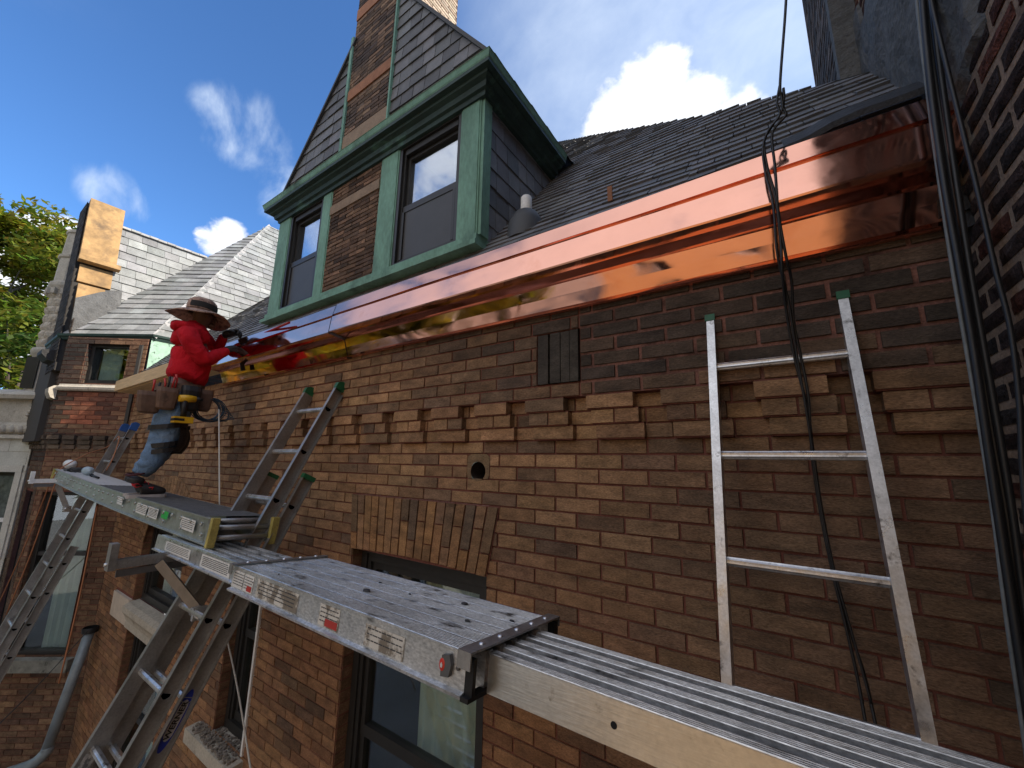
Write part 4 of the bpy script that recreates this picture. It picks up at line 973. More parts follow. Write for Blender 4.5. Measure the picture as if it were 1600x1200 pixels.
# blue oval badge with the maker's name on the outside of the right base rail
web = top2+X*((W2_+.065)/2+.0042)+n2_*(-.090-.039)
pa, pb = atx(246, 1172, web.x), atx(303, 1082, web.x)
la, lb = (pa-web).dot(t), (pb-web).dot(t); lc = (la+lb)/2; hl = abs(la-lb)/2*1.12
bd = MB(); P = []
for j in range(40):
    a = 2*math.pi*j/40; c_, s_ = math.cos(a), math.sin(a); P.append((hl*c_, .026*abs(s_)**.8*(1 if s_ > 0 else -1)*(1-.25*abs(c_)**6)))
bd.face([web+t*(lc+a)+n2_*b for a, b in P]); 
bg_ = bd.build('badge', mat('badge blue', (.012, .03, .30), rough=.4), l2)
bd = MB(); P = [(hl*.66*math.cos(a)/(1 if abs(math.cos(a)) < .9 else 1), .019*math.copysign(min(1, abs(math.sin(a))*1.4), math.sin(a))) for a in [2*math.pi*j/32 for j in range(32)]]
bd.face([web+X*.0006+t*(lc+a)+n2_*b for a, b in P]); bd.build('badge_field', mat('badge silver', (.55, .55, .55), rough=.35, metal=.6), bg_)
text_mesh('WERNER', 'badge_letters', mat('badge black', (.01, .01, .012), rough=.4), bg_, web+X*.0014+t*lc, -t, -n2_ if (-t).cross(-n2_).x > 0 else n2_, .034, width=hl*1.22)
# pull rope and an old label inside the left rail
mb = MB(); q = top2-X*(W2_/2-.001)+n2_*(-.040); la = 2.16
mb.face([q+t*(la+a)+n2_*b+X*.0045 for a, b in ((-.0, -.024), (.20, -.024), (.20, .026), (0, .026))]); 
lab = mb.build('label', mat('faded silver label', (.45, .46, .47), rough=.4, metal=.3, var=.5, vscale=30, darkspots=((.15, .16, .17), .5, .6, 40)), l2)
mb = MB(); mb.tube([top2+t*(1.2+.1*k)+X*(.02+.012*math.sin(k))+n2_*-.10 for k in range(30)], .004, 6); mb.build('pull_rope', BLK, l2)
# far extension ladder with blue caps
t = lt(.285); top3 = Vector((-7.33, -.135, 7.44))
l3 = thing('extension_ladder', 'farthest aluminium ladder with bright blue top caps, leaning against the bay', 'ladder', (-7.3, -.8, 5), 'aluminium ladders')
ladder_section(l3, top3, t, .42, 4.8, .075, 0, .2, BLUEC, ALU_D, ALU, pitch=.31, rr=.018, cl=.09)
ladder_section(l3, top3+t*1.5, t, .47, 4.0, .075, -.085, .2, None, ALU_D, ALU, pitch=.31, rr=.018)

# ------------------------------------------------------------------ near telescoping plank
pk = thing('extension_plank', 'telescoping aluminium plank with ribbed ends and scuffed wide middle, crossing low in front', 'plank', (-.7, -.66, 6.5), 'aluminium walk planks')
PU = Vector((1, -.020, 0)).normalized(); PV = Vector((.02, 1, -.082)).normalized(); PN = PU.cross(PV).normalized(); PV = PN.cross(PU)
PO = Vector((-.68, -.858, 6.550))
def rib_profile(v0, v1, z, teeth, h=.0022):
    P = [(v0, z-.002)]; w = (v1-v0)/teeth
    for k in range(teeth): a = v0+k*w; P += [(a+w*.15, z), (a+w*.70, z), (a+w*.80, z-h), (a+w*.98, z-h)]
    P.append((v1, z-.002)); return P
SAGp = lambda p: p
def add_inner(L0, L1, name_):
    mb = MB(); v = .058; zt = -.010
    P = [(v+.012, zt-.088), (v, zt-.088), (v, zt-.004)]
    rw = .0285; gp = .0270
    for k in range(5):
        a = v+k*(rw+gp); P += rib_profile(a, a+rw, zt, 4, .0032)
        if k < 4: P += [(a+rw, zt-.022), (a+rw+gp, zt-.022)]
    e = v+5*rw+4*gp; P += [(e, zt-.088), (e-.012, zt-.088), (e-.012, zt-.03), (v+.012, zt-.03)]
    mb.strip(P+[P[0]], PO, PV, PN, PU, L0, L1)
    mb.face([PO+PV*a+PN*b+PU*L0 for a, b in P][::-1]); mb.face([PO+PV*a+PN*b+PU*L1 for a, b in P])
    return mb.build(name_, [DECKM], pk), e
d1, EI = add_inner(-2.56, .0, 'ribbed_deck'); d2, _ = add_inner(.01, 2.2, 'ribbed_deck')
# darker floor strips laid in the channels between the ribs
mb = MB()
for L0, L1 in ((-2.555, -1.31), (.015, 2.19)):
    for k in range(4):
        a = .058+(k+1)*.0285+k*.0270; mb.face([PO+PV*q+PN*(-.0305)+PU*l for q, l in ((a+.0005, L0), (a+.0265, L0), (a+.0265, L1), (a+.0005, L1))])
mb.build('deck_channel', mat('channel metal', (.20, .205, .21), rough=.5, metal=.6, var=.3, vscale=25, darkspots=((.02, .02, .02), .6, .7, 50)), pk)
# smooth web of the front of the inner beam (scratched golden side)
mb = MB()
for (L0, L1) in ((.012, 2.19),):
    mb.face([PO+PV*.0572+PN*(-.097)+PU*L0, PO+PV*.0572+PN*(-.097)+PU*L1, PO+PV*.0572+PN*(-.0135)+PU*L1, PO+PV*.0572+PN*(-.0135)+PU*L0])
def scr(T, b, mp):
    w = T.nodes.new('ShaderNodeTexNoise'); w.inputs['Scale'].default_value = 30; w.inputs['Detail'].default_value = 4
    m2 = T.nodes.new('ShaderNodeMapping'); m2.inputs['Scale'].default_value = (.6, 6, 6); m2.inputs['Rotation'].default_value = (0, .25, 0); tcn = T.nodes.new('ShaderNodeTexCoord')
    T.links.new(tcn.outputs['Object'], m2.inputs[0]); T.links.new(m2.outputs[0], w.inputs['Vector'])
    bp = T.nodes.new('ShaderNodeBump'); bp.inputs['Strength'].default_value = .4; bp.inputs['Distance'].default_value = .0015; T.links.new(w.outputs['Fac'], bp.inputs['Height']); T.links.new(bp.outputs[0], b.inputs['Normal'])
mb.build('side_web', mat('scratched aluminium web', (.66, .65, .61), rough=.30, metal=.85, var=.12, vscale=10, var2=.1, v2scale=90, darkspots=((.30, .27, .22), .62, .74, 26), extra=scr), pk)
mb = MB(); c = PO+PV*.0565+PN*-.058+PU*.335
mb.face([c+PU*(.0068*math.cos(a))+PN*(.0068*math.sin(a)) for a in [2*math.pi*k/20 for k in range(20)]]); mb.build('bolt_hole', DARK, pk)
# wide middle sleeve
OW = .402
mb = MB(); P = [(.006, -.095), (-.012, -.098), (-.014, -.090), (.0, -.086), (.0, -.008), (-.004, -.006), (-.004, -.001)]
for k in range(6):
    a = .0+k*OW/6; P += rib_profile(a+.0015, a+OW/6-.0015, .0, 8, .0032)+[(a+OW/6, -.004)]
P += [(OW+.004, -.001), (OW+.004, -.006), (OW, -.008), (OW, -.086), (OW+.014, -.090), (OW+.012, -.098), (OW-.006, -.095), (OW-.006, -.012), (.006, -.012)]
mb.strip(P+[P[0]], PO, PV, PN, PU, -1.345, -.015)
mb.build('wide_deck', DECKM, pk)
mb = MB()
for k in range(1, 6): a = k*OW/6; mb.face([PO+PV*q+PN*-.0012+PU*l for q, l in ((a-.0012, -1.34), (a+.0012, -1.34), (a+.0012, -.02), (a-.0012, -.02))])
mb.build('deck_seam', BLK, pk)
# left beam goes on under the far plank with its lip; printed safety stickers along it
mb = MB(); mb.strip([(.058, -.012), (.052, -.012), (.050, -.020), (.050, -.090), (.038, -.092), (.038, -.099), (.058, -.099)], PO, PV, PN, PU, -2.60, -1.34); mb.build('side_rail', ALU, pk)
STK = mat('white sticker', (.66, .66, .63), rough=.55, var=.1, vscale=30, darkspots=((.30, .29, .27), .60, .68, 55)); INK = mat('printed ink', (.05, .05, .055), rough=.6); REDS = mat('red print', (.42, .035, .025), rough=.5); GRNS = mat('green tape', (.02, .38, .06), rough=.5)
def sticker(parent, o, ux, uy, nn, x0, x1, y0, y1, red=None, lines=4, seed=0, mate=None):
    random.seed(seed+3); mb = MB(); mb.face([o+ux*a+uy*b+nn*.0008 for a, b in ((x0, y0), (x1, y0), (x1, y1), (x0, y1))]); s_ = mb.build('sticker', mate or STK, parent)
    mb = MB(); h = (y1-y0)
    for k in range(lines):
        y = y1-h*(.14+.78*k/lines); x = x0+(x1-x0)*.06
        while x < x1-(x1-x0)*.1:
            w = random.uniform(.003, .012)*(x1-x0)/.09
            if not(red and red[0] < (x-x0)/(x1-x0) < red[1] and (y-y0)/h < red[2]): mb.face([o+ux*a+uy*b+nn*.0013 for a, b in ((x, y-h*.055), (min(x+w, x1), y-h*.055), (min(x+w, x1), y), (x, y))])
            x += w+.0025
    if lines: mb.build('print', INK, s_)
    if red:
        mb = MB(); a, b = x0+(x1-x0)*red[0], x0+(x1-x0)*red[1]; mb.face([o+ux*p+uy*q+nn*.0016 for p, q in ((a, y0+h*.06), (b, y0+h*.06), (b, y0+h*red[2]), (a, y0+h*red[2]))]); mb.build('red_block', REDS, s_)
# on the inner beam (left), then on the wide sleeve
oi, os_ = PO+PV*.0499, PO-PV*.0005
sticker(pk, oi, PU, PN, -PV, -2.42, -2.02, -.080, -.030, None, 5, 1); sticker(pk, oi, PU, PN, -PV, -1.86, -1.50, -.086, -.026, None, 6, 2)
sticker(pk, os_, PU, PN, -PV, -1.335, -1.24, -.080, -.016, None, 5, 3); sticker(pk, os_, PU, PN, -PV, -1.232, -1.150, -.080, -.016, (.40, .92, .38), 5, 4)
sticker(pk, os_, PU, PN, -PV, -1.115, -.80, -.080, -.016, None, 4, 5, mat('worn sticker', (.60, .58, .52), rough=.6, darkspots=((.20, .17, .13), .47, .55, 14)))
sticker(pk, os_, PU, PN, -PV, -.66, -.545, -.080, -.016, (.35, .95, .40), 4, 6, mat('worn sticker')); sticker(pk, os_, PU, PN, -PV, -.41, -.235, -.080, -.022, None, 3, 7, mat('worn sticker'))
random.seed(5)
# end bars riveted across the sleeve
for l in (-1.345, -.022):
    mb = MB(); th_ = .042 if l > -1 else .030
    mb.extrude([(-.022, -.030), (-.018, -.030), (-.018, .0035), (OW+.006, .0035), (OW+.006, -.02), (OW+.010, -.02), (OW+.010, .0085), (-.022, .0085)], PO, PV, PN, PU, l-.004, l+th_-.004)
    b_ = mb.build('end_bar', ALU_D, pk)
    for k in range(5):
        mb = MB(); mb.lathe([(.0085, 0), (.0075, .003), (.003, .0052), (0, .0055)], PO+PU*(l+th_/2-.004)+PV*(.045+k*.078)+PN*.0085, n=12, ax=PU, ay=PV, az=PN); mb.build('rivet', ALU, b_)
mb = MB(); mb.extrude([(-.013, -.100), (OW+.01, -.100), (OW+.01, -.008), (OW-.012, -.008), (OW-.012, -.09), (.012, -.09), (.012, -.012), (.0, -.012), (.0, -.09), (-.013, -.09)], PO, PV, PN, PU, -.0145, .010); mb.build('end_bracket', BLK, pk)
# red lock and a bolt near the end
mb = MB(); mb.extrude([(-.085, -.068), (-.058, -.064), (-.052, -.036), (-.060, -.016), (-.085, -.022)], PO, PU, PN, -PV, .001, .012); mb.build('lock_housing', mat('dark lock', (.10, .10, .10), rough=.5), pk)
mb = MB(); mb.lathe([(.0, .014), (.008, .0135), (.0095, .0120)], PO+PU*-.082+PN*-.042, n=16, ax=PU, ay=PN*1.5, az=-PV); lk = mb.build('lock_button', mat('red button', (.62, .035, .02), rough=.4), pk)
mb = MB(); mb.face([PO+PU*(-.082+a)+PN*(-.042+b)-PV*.0146 for a, b in ((-.003, -.006), (.003, -.006), (.004, .001), (0, .006), (-.004, .001))]); mb.build('lock_mark', WHITEP, lk)
mb = MB(); mb.lathe([(0, .006), (.006, .005), (.0065, .001)], PO+PU*-.036+PN*-.040, n=12, ax=PU, ay=PN, az=-PV); mb.build('bolt', mat('dark lock'), pk)
# slate chips lying on the deck
for i_, (px, py, r_) in enumerate(((573, 925, .016), (594, 911, .007), (726, 943, .012), (800, 971, .008), (730, 976, .009), (434, 906, .004), (640, 930, .005))):
    p = atz(px, py, 6.528 if i_ else 6.535); v = (p-PO).dot(PV); u = (p-PO).dot(PU); o = PO+PU*u+PV*v+PN*.0025
    mb = MB(); n = 6; A = [o+PU*(r_*math.cos(a)*1.2)+PV*(r_*.75*math.sin(a))*random.uniform(.7, 1.2) for a in [2*math.pi*k/n+random.random()*.4 for k in range(n)]]
    mb.hull8; T_ = [q+PN*(r_*.28)+(o-q)*.15 for q in A]
    mb.face(T_); 
    for k in range(n): mb.face([A[k]-PN*.002, A[(k+1) % n]-PN*.002, T_[(k+1) % n], T_[k]])
    lbls = ['largest dark slate chip, left of centre on the wide plank deck', 'small dark chip just behind the largest chip on the plank', 'flat dark chip at the back of the plank before the dark window', 'small chip nearest the riveted end bar on the wide deck', 'chip in the middle of the wide deck toward its right end', 'tiny chip beside the left end bar of the wide deck', 'tiny chip near the back edge behind the largest chip']
    tag(mb.build('slate_chip', mat('slate chip', (.045, .045, .048), rough=.7), None, org=o), lbls[i_], 'debris', 'slate chips on the plank')

# ------------------------------------------------------------------ far scaffold plank
fp = thing('scaffold_plank', 'long grey scaffold plank with yellow end caps, the worker stands on it', 'plank', (-4.5, -.6, 6.7), 'aluminium walk planks')
A0, A1 = Vector((-2.57, -.738, 6.682)), Vector((-7.35, -.70, 6.842))
FU = (A0-A1).normalized(); FV = Vector((0, 1, -.075)); FV = (FV-FU*FV.dot(FU)).normalized(); FN = FU.cross(FV); FL = (A0-A1).length; FWd = .335; FD = .138
def fsag(p): s = (p-A1).dot(FU)/FL; return p-FN*(.02*math.sin(math.pi*max(0, min(1, s))))
for sg, vv in ((-1, 0), (1, FWd)):
    mb = MB(); s_ = -sg
    P = [(vv, 0), (vv, -FD), (vv+sg*.022, -FD), (vv+sg*.022, -FD+.005), (vv+sg*.004, -FD+.005), (vv+sg*.004, -.005), (vv+sg*.022, -.005), (vv+sg*.022, 0)]
    P = [(a-sg*.022, b) for a, b in P]
    mb.strip(P+[P[0]], A1, FV, FN, FU, 0, FL-.01, seg=12, off=fsag); mb.face([A1+FV*a+FN*b+FU*(FL-.01) for a, b in P])
    r = mb.build('side_rail', mat('galvanised rail', (.42, .45, .43), rough=.42, metal=.65, var=.2, vscale=9, var2=.15, v2scale=60, darkspots=((.20, .21, .20), .62, .74, 12), rvar=.1), fp)
    mb = MB(); mb.extrude([(-.012, .006), (-.012, -FD-.006), (.014, -FD-.006), (.018, -FD*.6), (.020, -FD*.3), (.018, .006)], A0, FU, FN, FV, vv-sg*.03, vv+sg*.006) if True else None
    mb.build('end_cap', YELL, r)
    mb = MB(); mb.extrude([(-.012, .006), (-.012, -FD-.006), (.012, -FD-.006), (.012, .006)], A1, FU, FN, FV, vv-sg*.03, vv+sg*.006); mb.build('end_cap', YELL, r)
mb = MB(); mb.strip([(.012, .0015), (FWd-.012, .0015)], A1, FV, FN, FU, 2.2, FL-.13, seg=10, off=fsag); mb.build('grit_deck', GRIT, fp)
mb = MB(); mb.strip([(.012, .0012)]+[(.012+k*.0155, .0012+(.003 if k % 2 else -.001)) for k in range(1, 20)]+[(FWd-.012, .0012)], A1, FV, FN, FU, .01, 2.2, seg=6, off=fsag)
mb.build('ribbed_deck', mat('pale ribbed deck', (.62, .62, .60), rough=.45, metal=.5, var=.15), fp)
for l, d in ((FL-.035, -.05), (FL-.075, -.02), (FL-.02, -.10)):
    mb = MB(); mb.tube([A1+FU*l+FV*.012+FN*d, A1+FU*l+FV*(FWd-.012)+FN*d], .015, 10); mb.build('rung', ALU_D, fp)
k = 0
while .15+k*.155 < FL-.1:       # rung ends punched through the rail, in staggered pairs
    l = .15+k*.155
    for (dl, dz) in ((0, -.04), (.03, -.092)) if k % 2 else ((0, -.04),):
        c = fsag(A1+FU*(l+dl)+FN*dz)-FV*(-.0035)
        mb = MB(); mb.lathe([(.0105, -.003), (.0115, .006), (.008, .008), (.007, .004), (0, .003)], c-FV*.0, n=10, ax=FU, ay=FN, az=-FV); mb.build('rung_end', mat('galvanised rail'), fp)
    k += 1
of = A1+FV*.0035
def fst(px0, px1, py, w, red=None, mate=None, lines=4, seed=0):
    p = at(px0, py, -.735); l = (p-A1).dot(FU); q = at(px1, py+ (px1-px0)*.35, -.735); l2_ = (q-A1).dot(FU)
    sag_ = fsag(A1+FU*l)-(A1+FU*l)
    sticker(fp, of+sag_, FU, FN, -FV, l, l2_, -.085-w, -.030, red, lines, seed, mate)
fst(212, 228, 792, .01, seed=11, lines=5); fst(231, 246, 797, .01, seed=12, lines=6); fst(283, 305, 815, .01, seed=13, lines=5); fst(182, 190, 778, .0, seed=14, lines=3); fst(252, 262, 803, -.01, seed=15, lines=0, mate=GRNS)
random.seed(6)

# ------------------------------------------------------------------ ladder jacks
def bar(mb, a, b, w, h, upv=Z):
    a, b = Vector(a), Vector(b); d = (b-a).normalized(); s_ = d.cross(upv).normalized(); u_ = s_.cross(d)
    mb.obox(a, d, s_, u_, (0, -w/2, -h/2), ((b-a).length, w/2, h/2))
JM = mat('jack steel', (.20, .20, .205), rough=.42, metal=.7, var=.2, vscale=15)
def jack(name, label, x, yo, zo, yi, zb_, m, hx=0.0, arm_m=None):
    j = thing(name, label, 'ladder jack', (x, yi, zo), 'ladder jacks')
    mb = MB(); P = [(0, 0), (.05, 0), (.05, .045), (.046, .045), (.046, .004), (.004, .004), (.004, .045), (0, .045)]
    mb.extrude(P, Vector((x-.025, 0, zo-.045)), X, Z, Y, yo, yi); mb.build('arm', arm_m or m, j)
    mb = MB(); mb.obox(Vector((x, yo, zo)), X, Y, Z, (-.03, -.02, -.05), (.03, .012, .085)); mb.build('plank_stop', arm_m or m, j)
    mb = MB(); bar(mb, (x+hx*.2, yo+.19, zo-.04), (x+hx, yi-.03+(-.12), zb_), .012, .048); mb.build('brace', JM, j)
    mb = MB(); bar(mb, (x+.012, yo+.02, zo-.07), (x+.012, yi, zo-.07), .01, .035); mb.build('lower_bar', JM, j)
    mb = MB(); mb.tube([(x+hx-.03, yi-.16, zb_-.01), (x+hx+.10, yi-.16, zb_-.01)], .022, 12); mb.obox(Vector((x+hx+.03, yi-.15, zb_-.01)), X, Y, Z, (-.012, -.035, -.03), (.012, .03, .035)); mb.build('rung_hook', ALU, j)
    mb = MB(); mb.lathe([(0, .012), (.009, .010), (.010, 0)], Vector((x-.0, yo-.02, zo-.02)), n=10, ax=X, ay=Z, az=-Y); mb.build('bolt', ALU, j)
jack('ladder_jack', 'dark steel ladder jack under the near plank, its upright stop sticking out left', -3.02, -1.005, 6.462, -.50, 6.165, ALU_D, hx=.20)
jack('ladder_jack', 'white painted ladder jack under the far end of the scaffold plank', -7.10, -.885, 6.735, -.42, 6.40, WHITEP, hx=.05, arm_m=WHITEP)

# ------------------------------------------------------------------ cables and ropes
def smooth(pts, n=8):
    pts = [Vector(p) for p in pts]; out = []
    P = [pts[0]*2-pts[1]]+pts+[pts[-1]*2-pts[-2]]
    for i in range(1, len(P)-2):
        for k in range(n):
            t_ = k/n; a, b, c, d = P[i-1], P[i], P[i+1], P[i+2]
            out.append(.5*((2*b)+(c-a)*t_+(2*a-5*b+4*c-d)*t_*t_+(3*b-a-3*c+d)*t_**3))
    out.append(pts[-1]); return out
def cable(name, label, cat, pts, r, m, group=None, n=8, sm=6):
    pts = smooth(pts, sm) if sm else pts
    mb = MB(); mb.tube(pts, r, n); o = mb.build(name, m, None, org=pts[len(pts)//2]); return tag(o, label, cat, group)
main = [(1437, -60), (1447, 60), (1462, 180), (1480, 300), (1500, 420), (1520, 540), (1540, 665), (1562, 800), (1585, 960), (1612, 1150), (1625, 1260)]
gm = mat('grey sheathed cable', (.16, .17, .165), rough=.5, var=.3, vscale=20)
lb = ['grey flat cable at the left edge of the thick bundle by the party wall', 'second strand of the thick cable bundle, just right of the grey one', 'thick black strand in the middle of the right cable bundle', 'black strand at the right side of the thick cable bundle', 'thin black strand along the back of the thick cable bundle']
for k, (dx, dy, r_) in enumerate(((-9, 0, .0045), (-1, -.012, .0085), (8, .01, .0085), (15, -.004, .0075), (4, .022, .006))):
    cable('cable', lb[k], 'cable', [at(px+dx+(dx*.35)*(py/1200)+1.5*math.sin(py*.011+k*2), py, -.275+dy) for px, py in main], r_, gm if k == 0 else BLKC, 'black cables in the right-hand bundle')
cable('cable', 'single black cable hanging in front of the rock-faced wall, right of the thick bundle', 'cable', [at(px, py, -.36) for px, py in ((1440, -90), (1455, 0), (1476, 90), (1503, 200), (1530, 310), (1555, 420), (1578, 510), (1592, 620), (1598, 740), (1612, 900))], .0055, BLKC)
C1 = [(1231, -60, -.30), (1227, 20, -.30), (1219, 128, -.30), (1221, 150, -.29), (1222, 172, -.28), (1207, 196, -.27), (1194, 222, -.27), (1199, 262, -.262), (1212, 310, -.262), (1220, 380, -.255), (1222, 420, -.24), (1228, 480, -.15), (1242, 560, -.085), (1262, 640, -.07), (1270, 700, -.05), (1283, 790, -.04), (1303, 890, -.04), (1330, 990, -.05), (1352, 1060, -.06), (1372, 1150, -.1)]
C2 = [(1224, 138, -.285), (1225, 150, -.285), (1224, 168, -.28), (1228, 180, -.275), (1214, 196, -.272), (1206, 214, -.27), (1211, 262, -.262), (1216, 330, -.26), (1228, 400, -.245), (1237, 440, -.19), (1240, 500, -.13), (1252, 560, -.09), (1263, 620, -.08), (1268, 700, -.055), (1280, 790, -.045), (1300, 890, -.045), (1322, 980, -.055), (1340, 1060, -.065), (1356, 1150, -.1)]
C3 = [(1218, 134, -.29), (1214, 160, -.287), (1218, 180, -.28), (1200, 205, -.278), (1192, 232, -.27), (1196, 270, -.268), (1208, 320, -.268), (1215, 400, -.25), (1232, 470, -.16), (1246, 560, -.10), (1258, 630, -.085), (1272, 720, -.06), (1286, 810, -.05), (1306, 900, -.05), (1334, 1000, -.055), (1362, 1100, -.08)]
for k, (c_, r_) in enumerate(((C1, .0042), (C2, .0042), (C3, .0036))):
    cable('cable', ['long black cable dropping from the sky over slates, copper and brick', 'kinked black cable beside the long one, starting at the roof edge', 'thinnest of the three black cables looped over the copper gutter'][k], 'cable', [at(*p) for p in c_], r_, BLKC, 'black cables over the copper gutter')
ROPE = mat('white rope', (.55, .54, .50), rough=.9, bump=.5, bscale=300, bdist=.002); ROPEO = mat('orange rope', (.36, .15, .07), rough=.9)
cable('rope', 'white rope hanging straight down behind the worker onto the far plank', 'rope', [at(342, 640, -.33), at(342.5, 700, -.36), at(343, 790, -.40)], .0048, ROPE, 'ropes')
cable('rope', 'white rope stretched down past the narrow window at the bottom', 'rope', [at(352, 985, -.42), at(372, 1080, -.42), at(396, 1230, -.42)], .0048, ROPE, 'ropes')
cable('rope', 'orange cord running from the far plank end up to the blue capped ladder', 'rope', [at(80, 752, -.72), at(95, 732, -.66), at(135, 710, -.45), at(168, 698, -.22), at(186, 682, -.20), at(178, 712, -.30), at(166, 735, -.38)], .006, ROPEO, 'ropes')
for k, (a, b, lb_) in enumerate((((80, 750), (-12, 965), 'left orange cord hanging from the far plank end down past the white house'), ((86, 756), (10, 960), 'orange cord close beside the left one under the far plank end'), ((152, 790), (92, 1068), 'thin orange cord hanging in front of the curtained bay window'))):
    cable('rope', lb_, 'rope', [at(a[0], a[1], -.72 if k < 2 else -.6), at((a[0]+b[0])/2+3, (a[1]+b[1])/2, -.74 if k < 2 else -.62), at(b[0], b[1], -.78 if k < 2 else -.66)], .006, ROPEO, 'ropes')
cable('wire', 'thin dark wire sagging across the lower left brick toward the downspout', 'wire', [at(-20, 1150, -.9), at(60, 1070, -.6), at(138, 985, -.3)], .004, BLKC)

# downspout in the corner
dsp = thing('downspout', 'pale blue-grey drainpipe with elbow in the lower left corner', 'downspout', (-7.4, -.2, 4))
mb = MB(); p0, p1 = atx(141, 985, -7.35), atx(72, 1175, -7.42)
mb.tube([p0, (p0+p1)/2, p1], .052, 14); mb.build('pipe', mat('blue grey galvanised pipe', (.27, .33, .37), rough=.5, metal=.3, var=.25, vscale=6, darkspots=((.12, .14, .15), .6, .75, 10)), dsp)
mb = MB(); mb.tube(smooth([p1+(p0-p1)*.04, p1, p1+Vector((-.06, -.08, -.10)), p1+Vector((-.2, -.25, -.16))], 4), .056, 14); mb.build('elbow', mat('blue grey galvanised pipe'), dsp)
mb = MB(); mb.lathe([(.075, 0), (.08, .05), (.07, .06)], p0-Z*.02, n=14); mb.build('outlet', BLK, dsp)
# paint cans, rag and tool on the far end of the scaffold plank
def onplank(px, py): p = at(px, py, -.58); l = (p-A1).dot(FU); return fsag(A1+FU*l+FV*.14)
for i_, (px, rr_, ll, m_, lb_) in enumerate(((104, .055, .17, WHITEP, 'white spray can lying at the far tip of the scaffold plank'), (136, .045, .14, mat('pale blue can', (.34, .42, .46), rough=.4), 'pale blue can lying right of the rag on the far plank'))):
    c = onplank(px, 730)+FN*(rr_+.004); mb = MB(); prof_ = [(0, -ll/2), (rr_*.8, -ll/2), (rr_, -ll/2+.012), (rr_, ll/2-.03), (rr_*.6, ll/2-.008), (rr_*.35, ll/2), (0, ll/2+.01)]
    mb.lathe(prof_, c, n=16, ax=FV, ay=FN, az=FU); tag(mb.build('spray_can', m_, None, org=c), lb_, 'can')
c = onplank(119, 730); mb = MB()
for k in range(26):
    a = random.uniform(0, 6.28); r_ = random.uniform(0, .08); q = c+FU*(math.cos(a)*r_*1.6)+FV*(math.sin(a)*r_)+FN*(.035*(1-r_/.1)); s_ = .03
    mb.hull8([q+Vector([random.uniform(-s_, s_) for _ in range(2)]+[0])*1.0+Vector((sx*s_, sy*s_, sz*s_*.6)) for sz in (-1, 1) for sx, sy in ((-1, -1), (1, -1), (1, 1), (-1, 1))])
tag(mb.build('work_rag', mat('dark grey cloth', (.06, .06, .06), rough=.95, bump=.5), None, org=c), 'crumpled dark rag between the two cans on the far plank', 'rag')
c = onplank(150, 732); mb = MB(); mb.tube([c-FU*.16+FN*.02, c+FU*.14+FN*.014], .010, 8); mb.tube([c-FU*.16+FN*.02, c-FU*.22+FN*.022], .016, 8); tag(mb.build('pry_bar', BLK, None, org=c), 'black bar tool lying next to the cans on the far plank', 'tool')

# ------------------------------------------------------------------ the worker
PX = -4.10
def J(px, py, dx=0): return atx(px, py, PX+dx)
wk = thing('person', 'worker in red hoodie, jeans and wide camouflage sun hat, leaning to fit the copper gutter', 'person', (PX, -.64, 6.72))
def skin(name, V, E_, rad, m, parent, lv=2, org=None, post=None):
    me = bpy.data.meshes.new(name); o3 = ORG[parent.name] if parent else Vector(org)
    me.from_pydata([tuple(Vector(v)-o3) for v in V], E_, []); ob = bpy.data.objects.new(name, me); COL.objects.link(ob)
    sk = ob.modifiers.new('s', 'SKIN'); sk.use_smooth_shade = True
    for i, r in enumerate(rad):
        r = r if isinstance(r, tuple) else (r, r); me.skin_vertices[0].data[i].radius = r
        me.skin_vertices[0].data[i].use_root = (i == 0)
    ss = ob.modifiers.new('u', 'SUBSURF'); ss.levels = lv; ss.render_levels = lv
    bpy.context.view_layer.update(); dg = bpy.context.evaluated_depsgraph_get()
    nm = bpy.data.meshes.new_from_object(ob.evaluated_get(dg)); ob.modifiers.clear(); ob.data = nm; nm.materials.clear(); nm.materials.append(m)
    for p in nm.polygons: p.use_smooth = True
    if post:
        for v in nm.vertices: v.co = post(v.co+o3)-o3
    if parent: ob.parent = parent
    else: ob.location = o3
    ORG[ob.name] = o3; return ob
SKN = mat('shaded skin', (.115, .062, .042), rough=.55, spec=.4)  # skin colour darkened to hold the deep shade under the hat
def fab_extra(sc, d):
    def f(T, b, mp):
        n = T.nodes.new('ShaderNodeTexNoise'); n.inputs['Scale'].default_value = sc; n.inputs['Detail'].default_value = 3; n.inputs['Distortion'].default_value = .8
        tcn = T.nodes.new('ShaderNodeTexCoord'); T.links.new(tcn.outputs['Object'], n.inputs['Vector'])
        bp = T.nodes.new('ShaderNodeBump'); bp.inputs['Strength'].default_value = .9; bp.inputs['Distance'].default_value = d; T.links.new(n.outputs['Fac'], bp.inputs['Height']); T.links.new(bp.outputs[0], b.inputs['Normal'])
    return f
RED = mat('red fleece', (.46, .008, .018), rough=.9, spec=.2, var=.15, vscale=8, extra=fab_extra(11, .026))
JEAN = mat('faded denim', (.13, .21, .33), rough=.9, spec=.2, var=.3, vscale=9, var2=.15, v2scale=120, darkspots=((.24, .33, .44), .55, .75, 6), extra=fab_extra(14, .025))
SHOE = mat('black shoe leather', (.016, .016, .018), rough=.6, bump=.3, bscale=120)
LEATH = mat('worn brown leather', (.13, .075, .048), rough=.75, var=.3, vscale=16, bump=.4, bscale=90, darkspots=((.05, .03, .02), .55, .7, 14))
GLV = mat('black work glove', (.014, .014, .015), rough=.65, bump=.4, bscale=140)
CAMO = mat('brown camouflage cloth', (.36, .235, .18), rough=.9, var=.2, vscale=30, darkspots=((.17, .10, .08), .50, .56, 26), bump=.3, bscale=70)
hipR, hipL = J(272, 625, .09), J(278, 627, -.10)
kR, kL = J(259, 686, .10), J(264, 690, -.10)
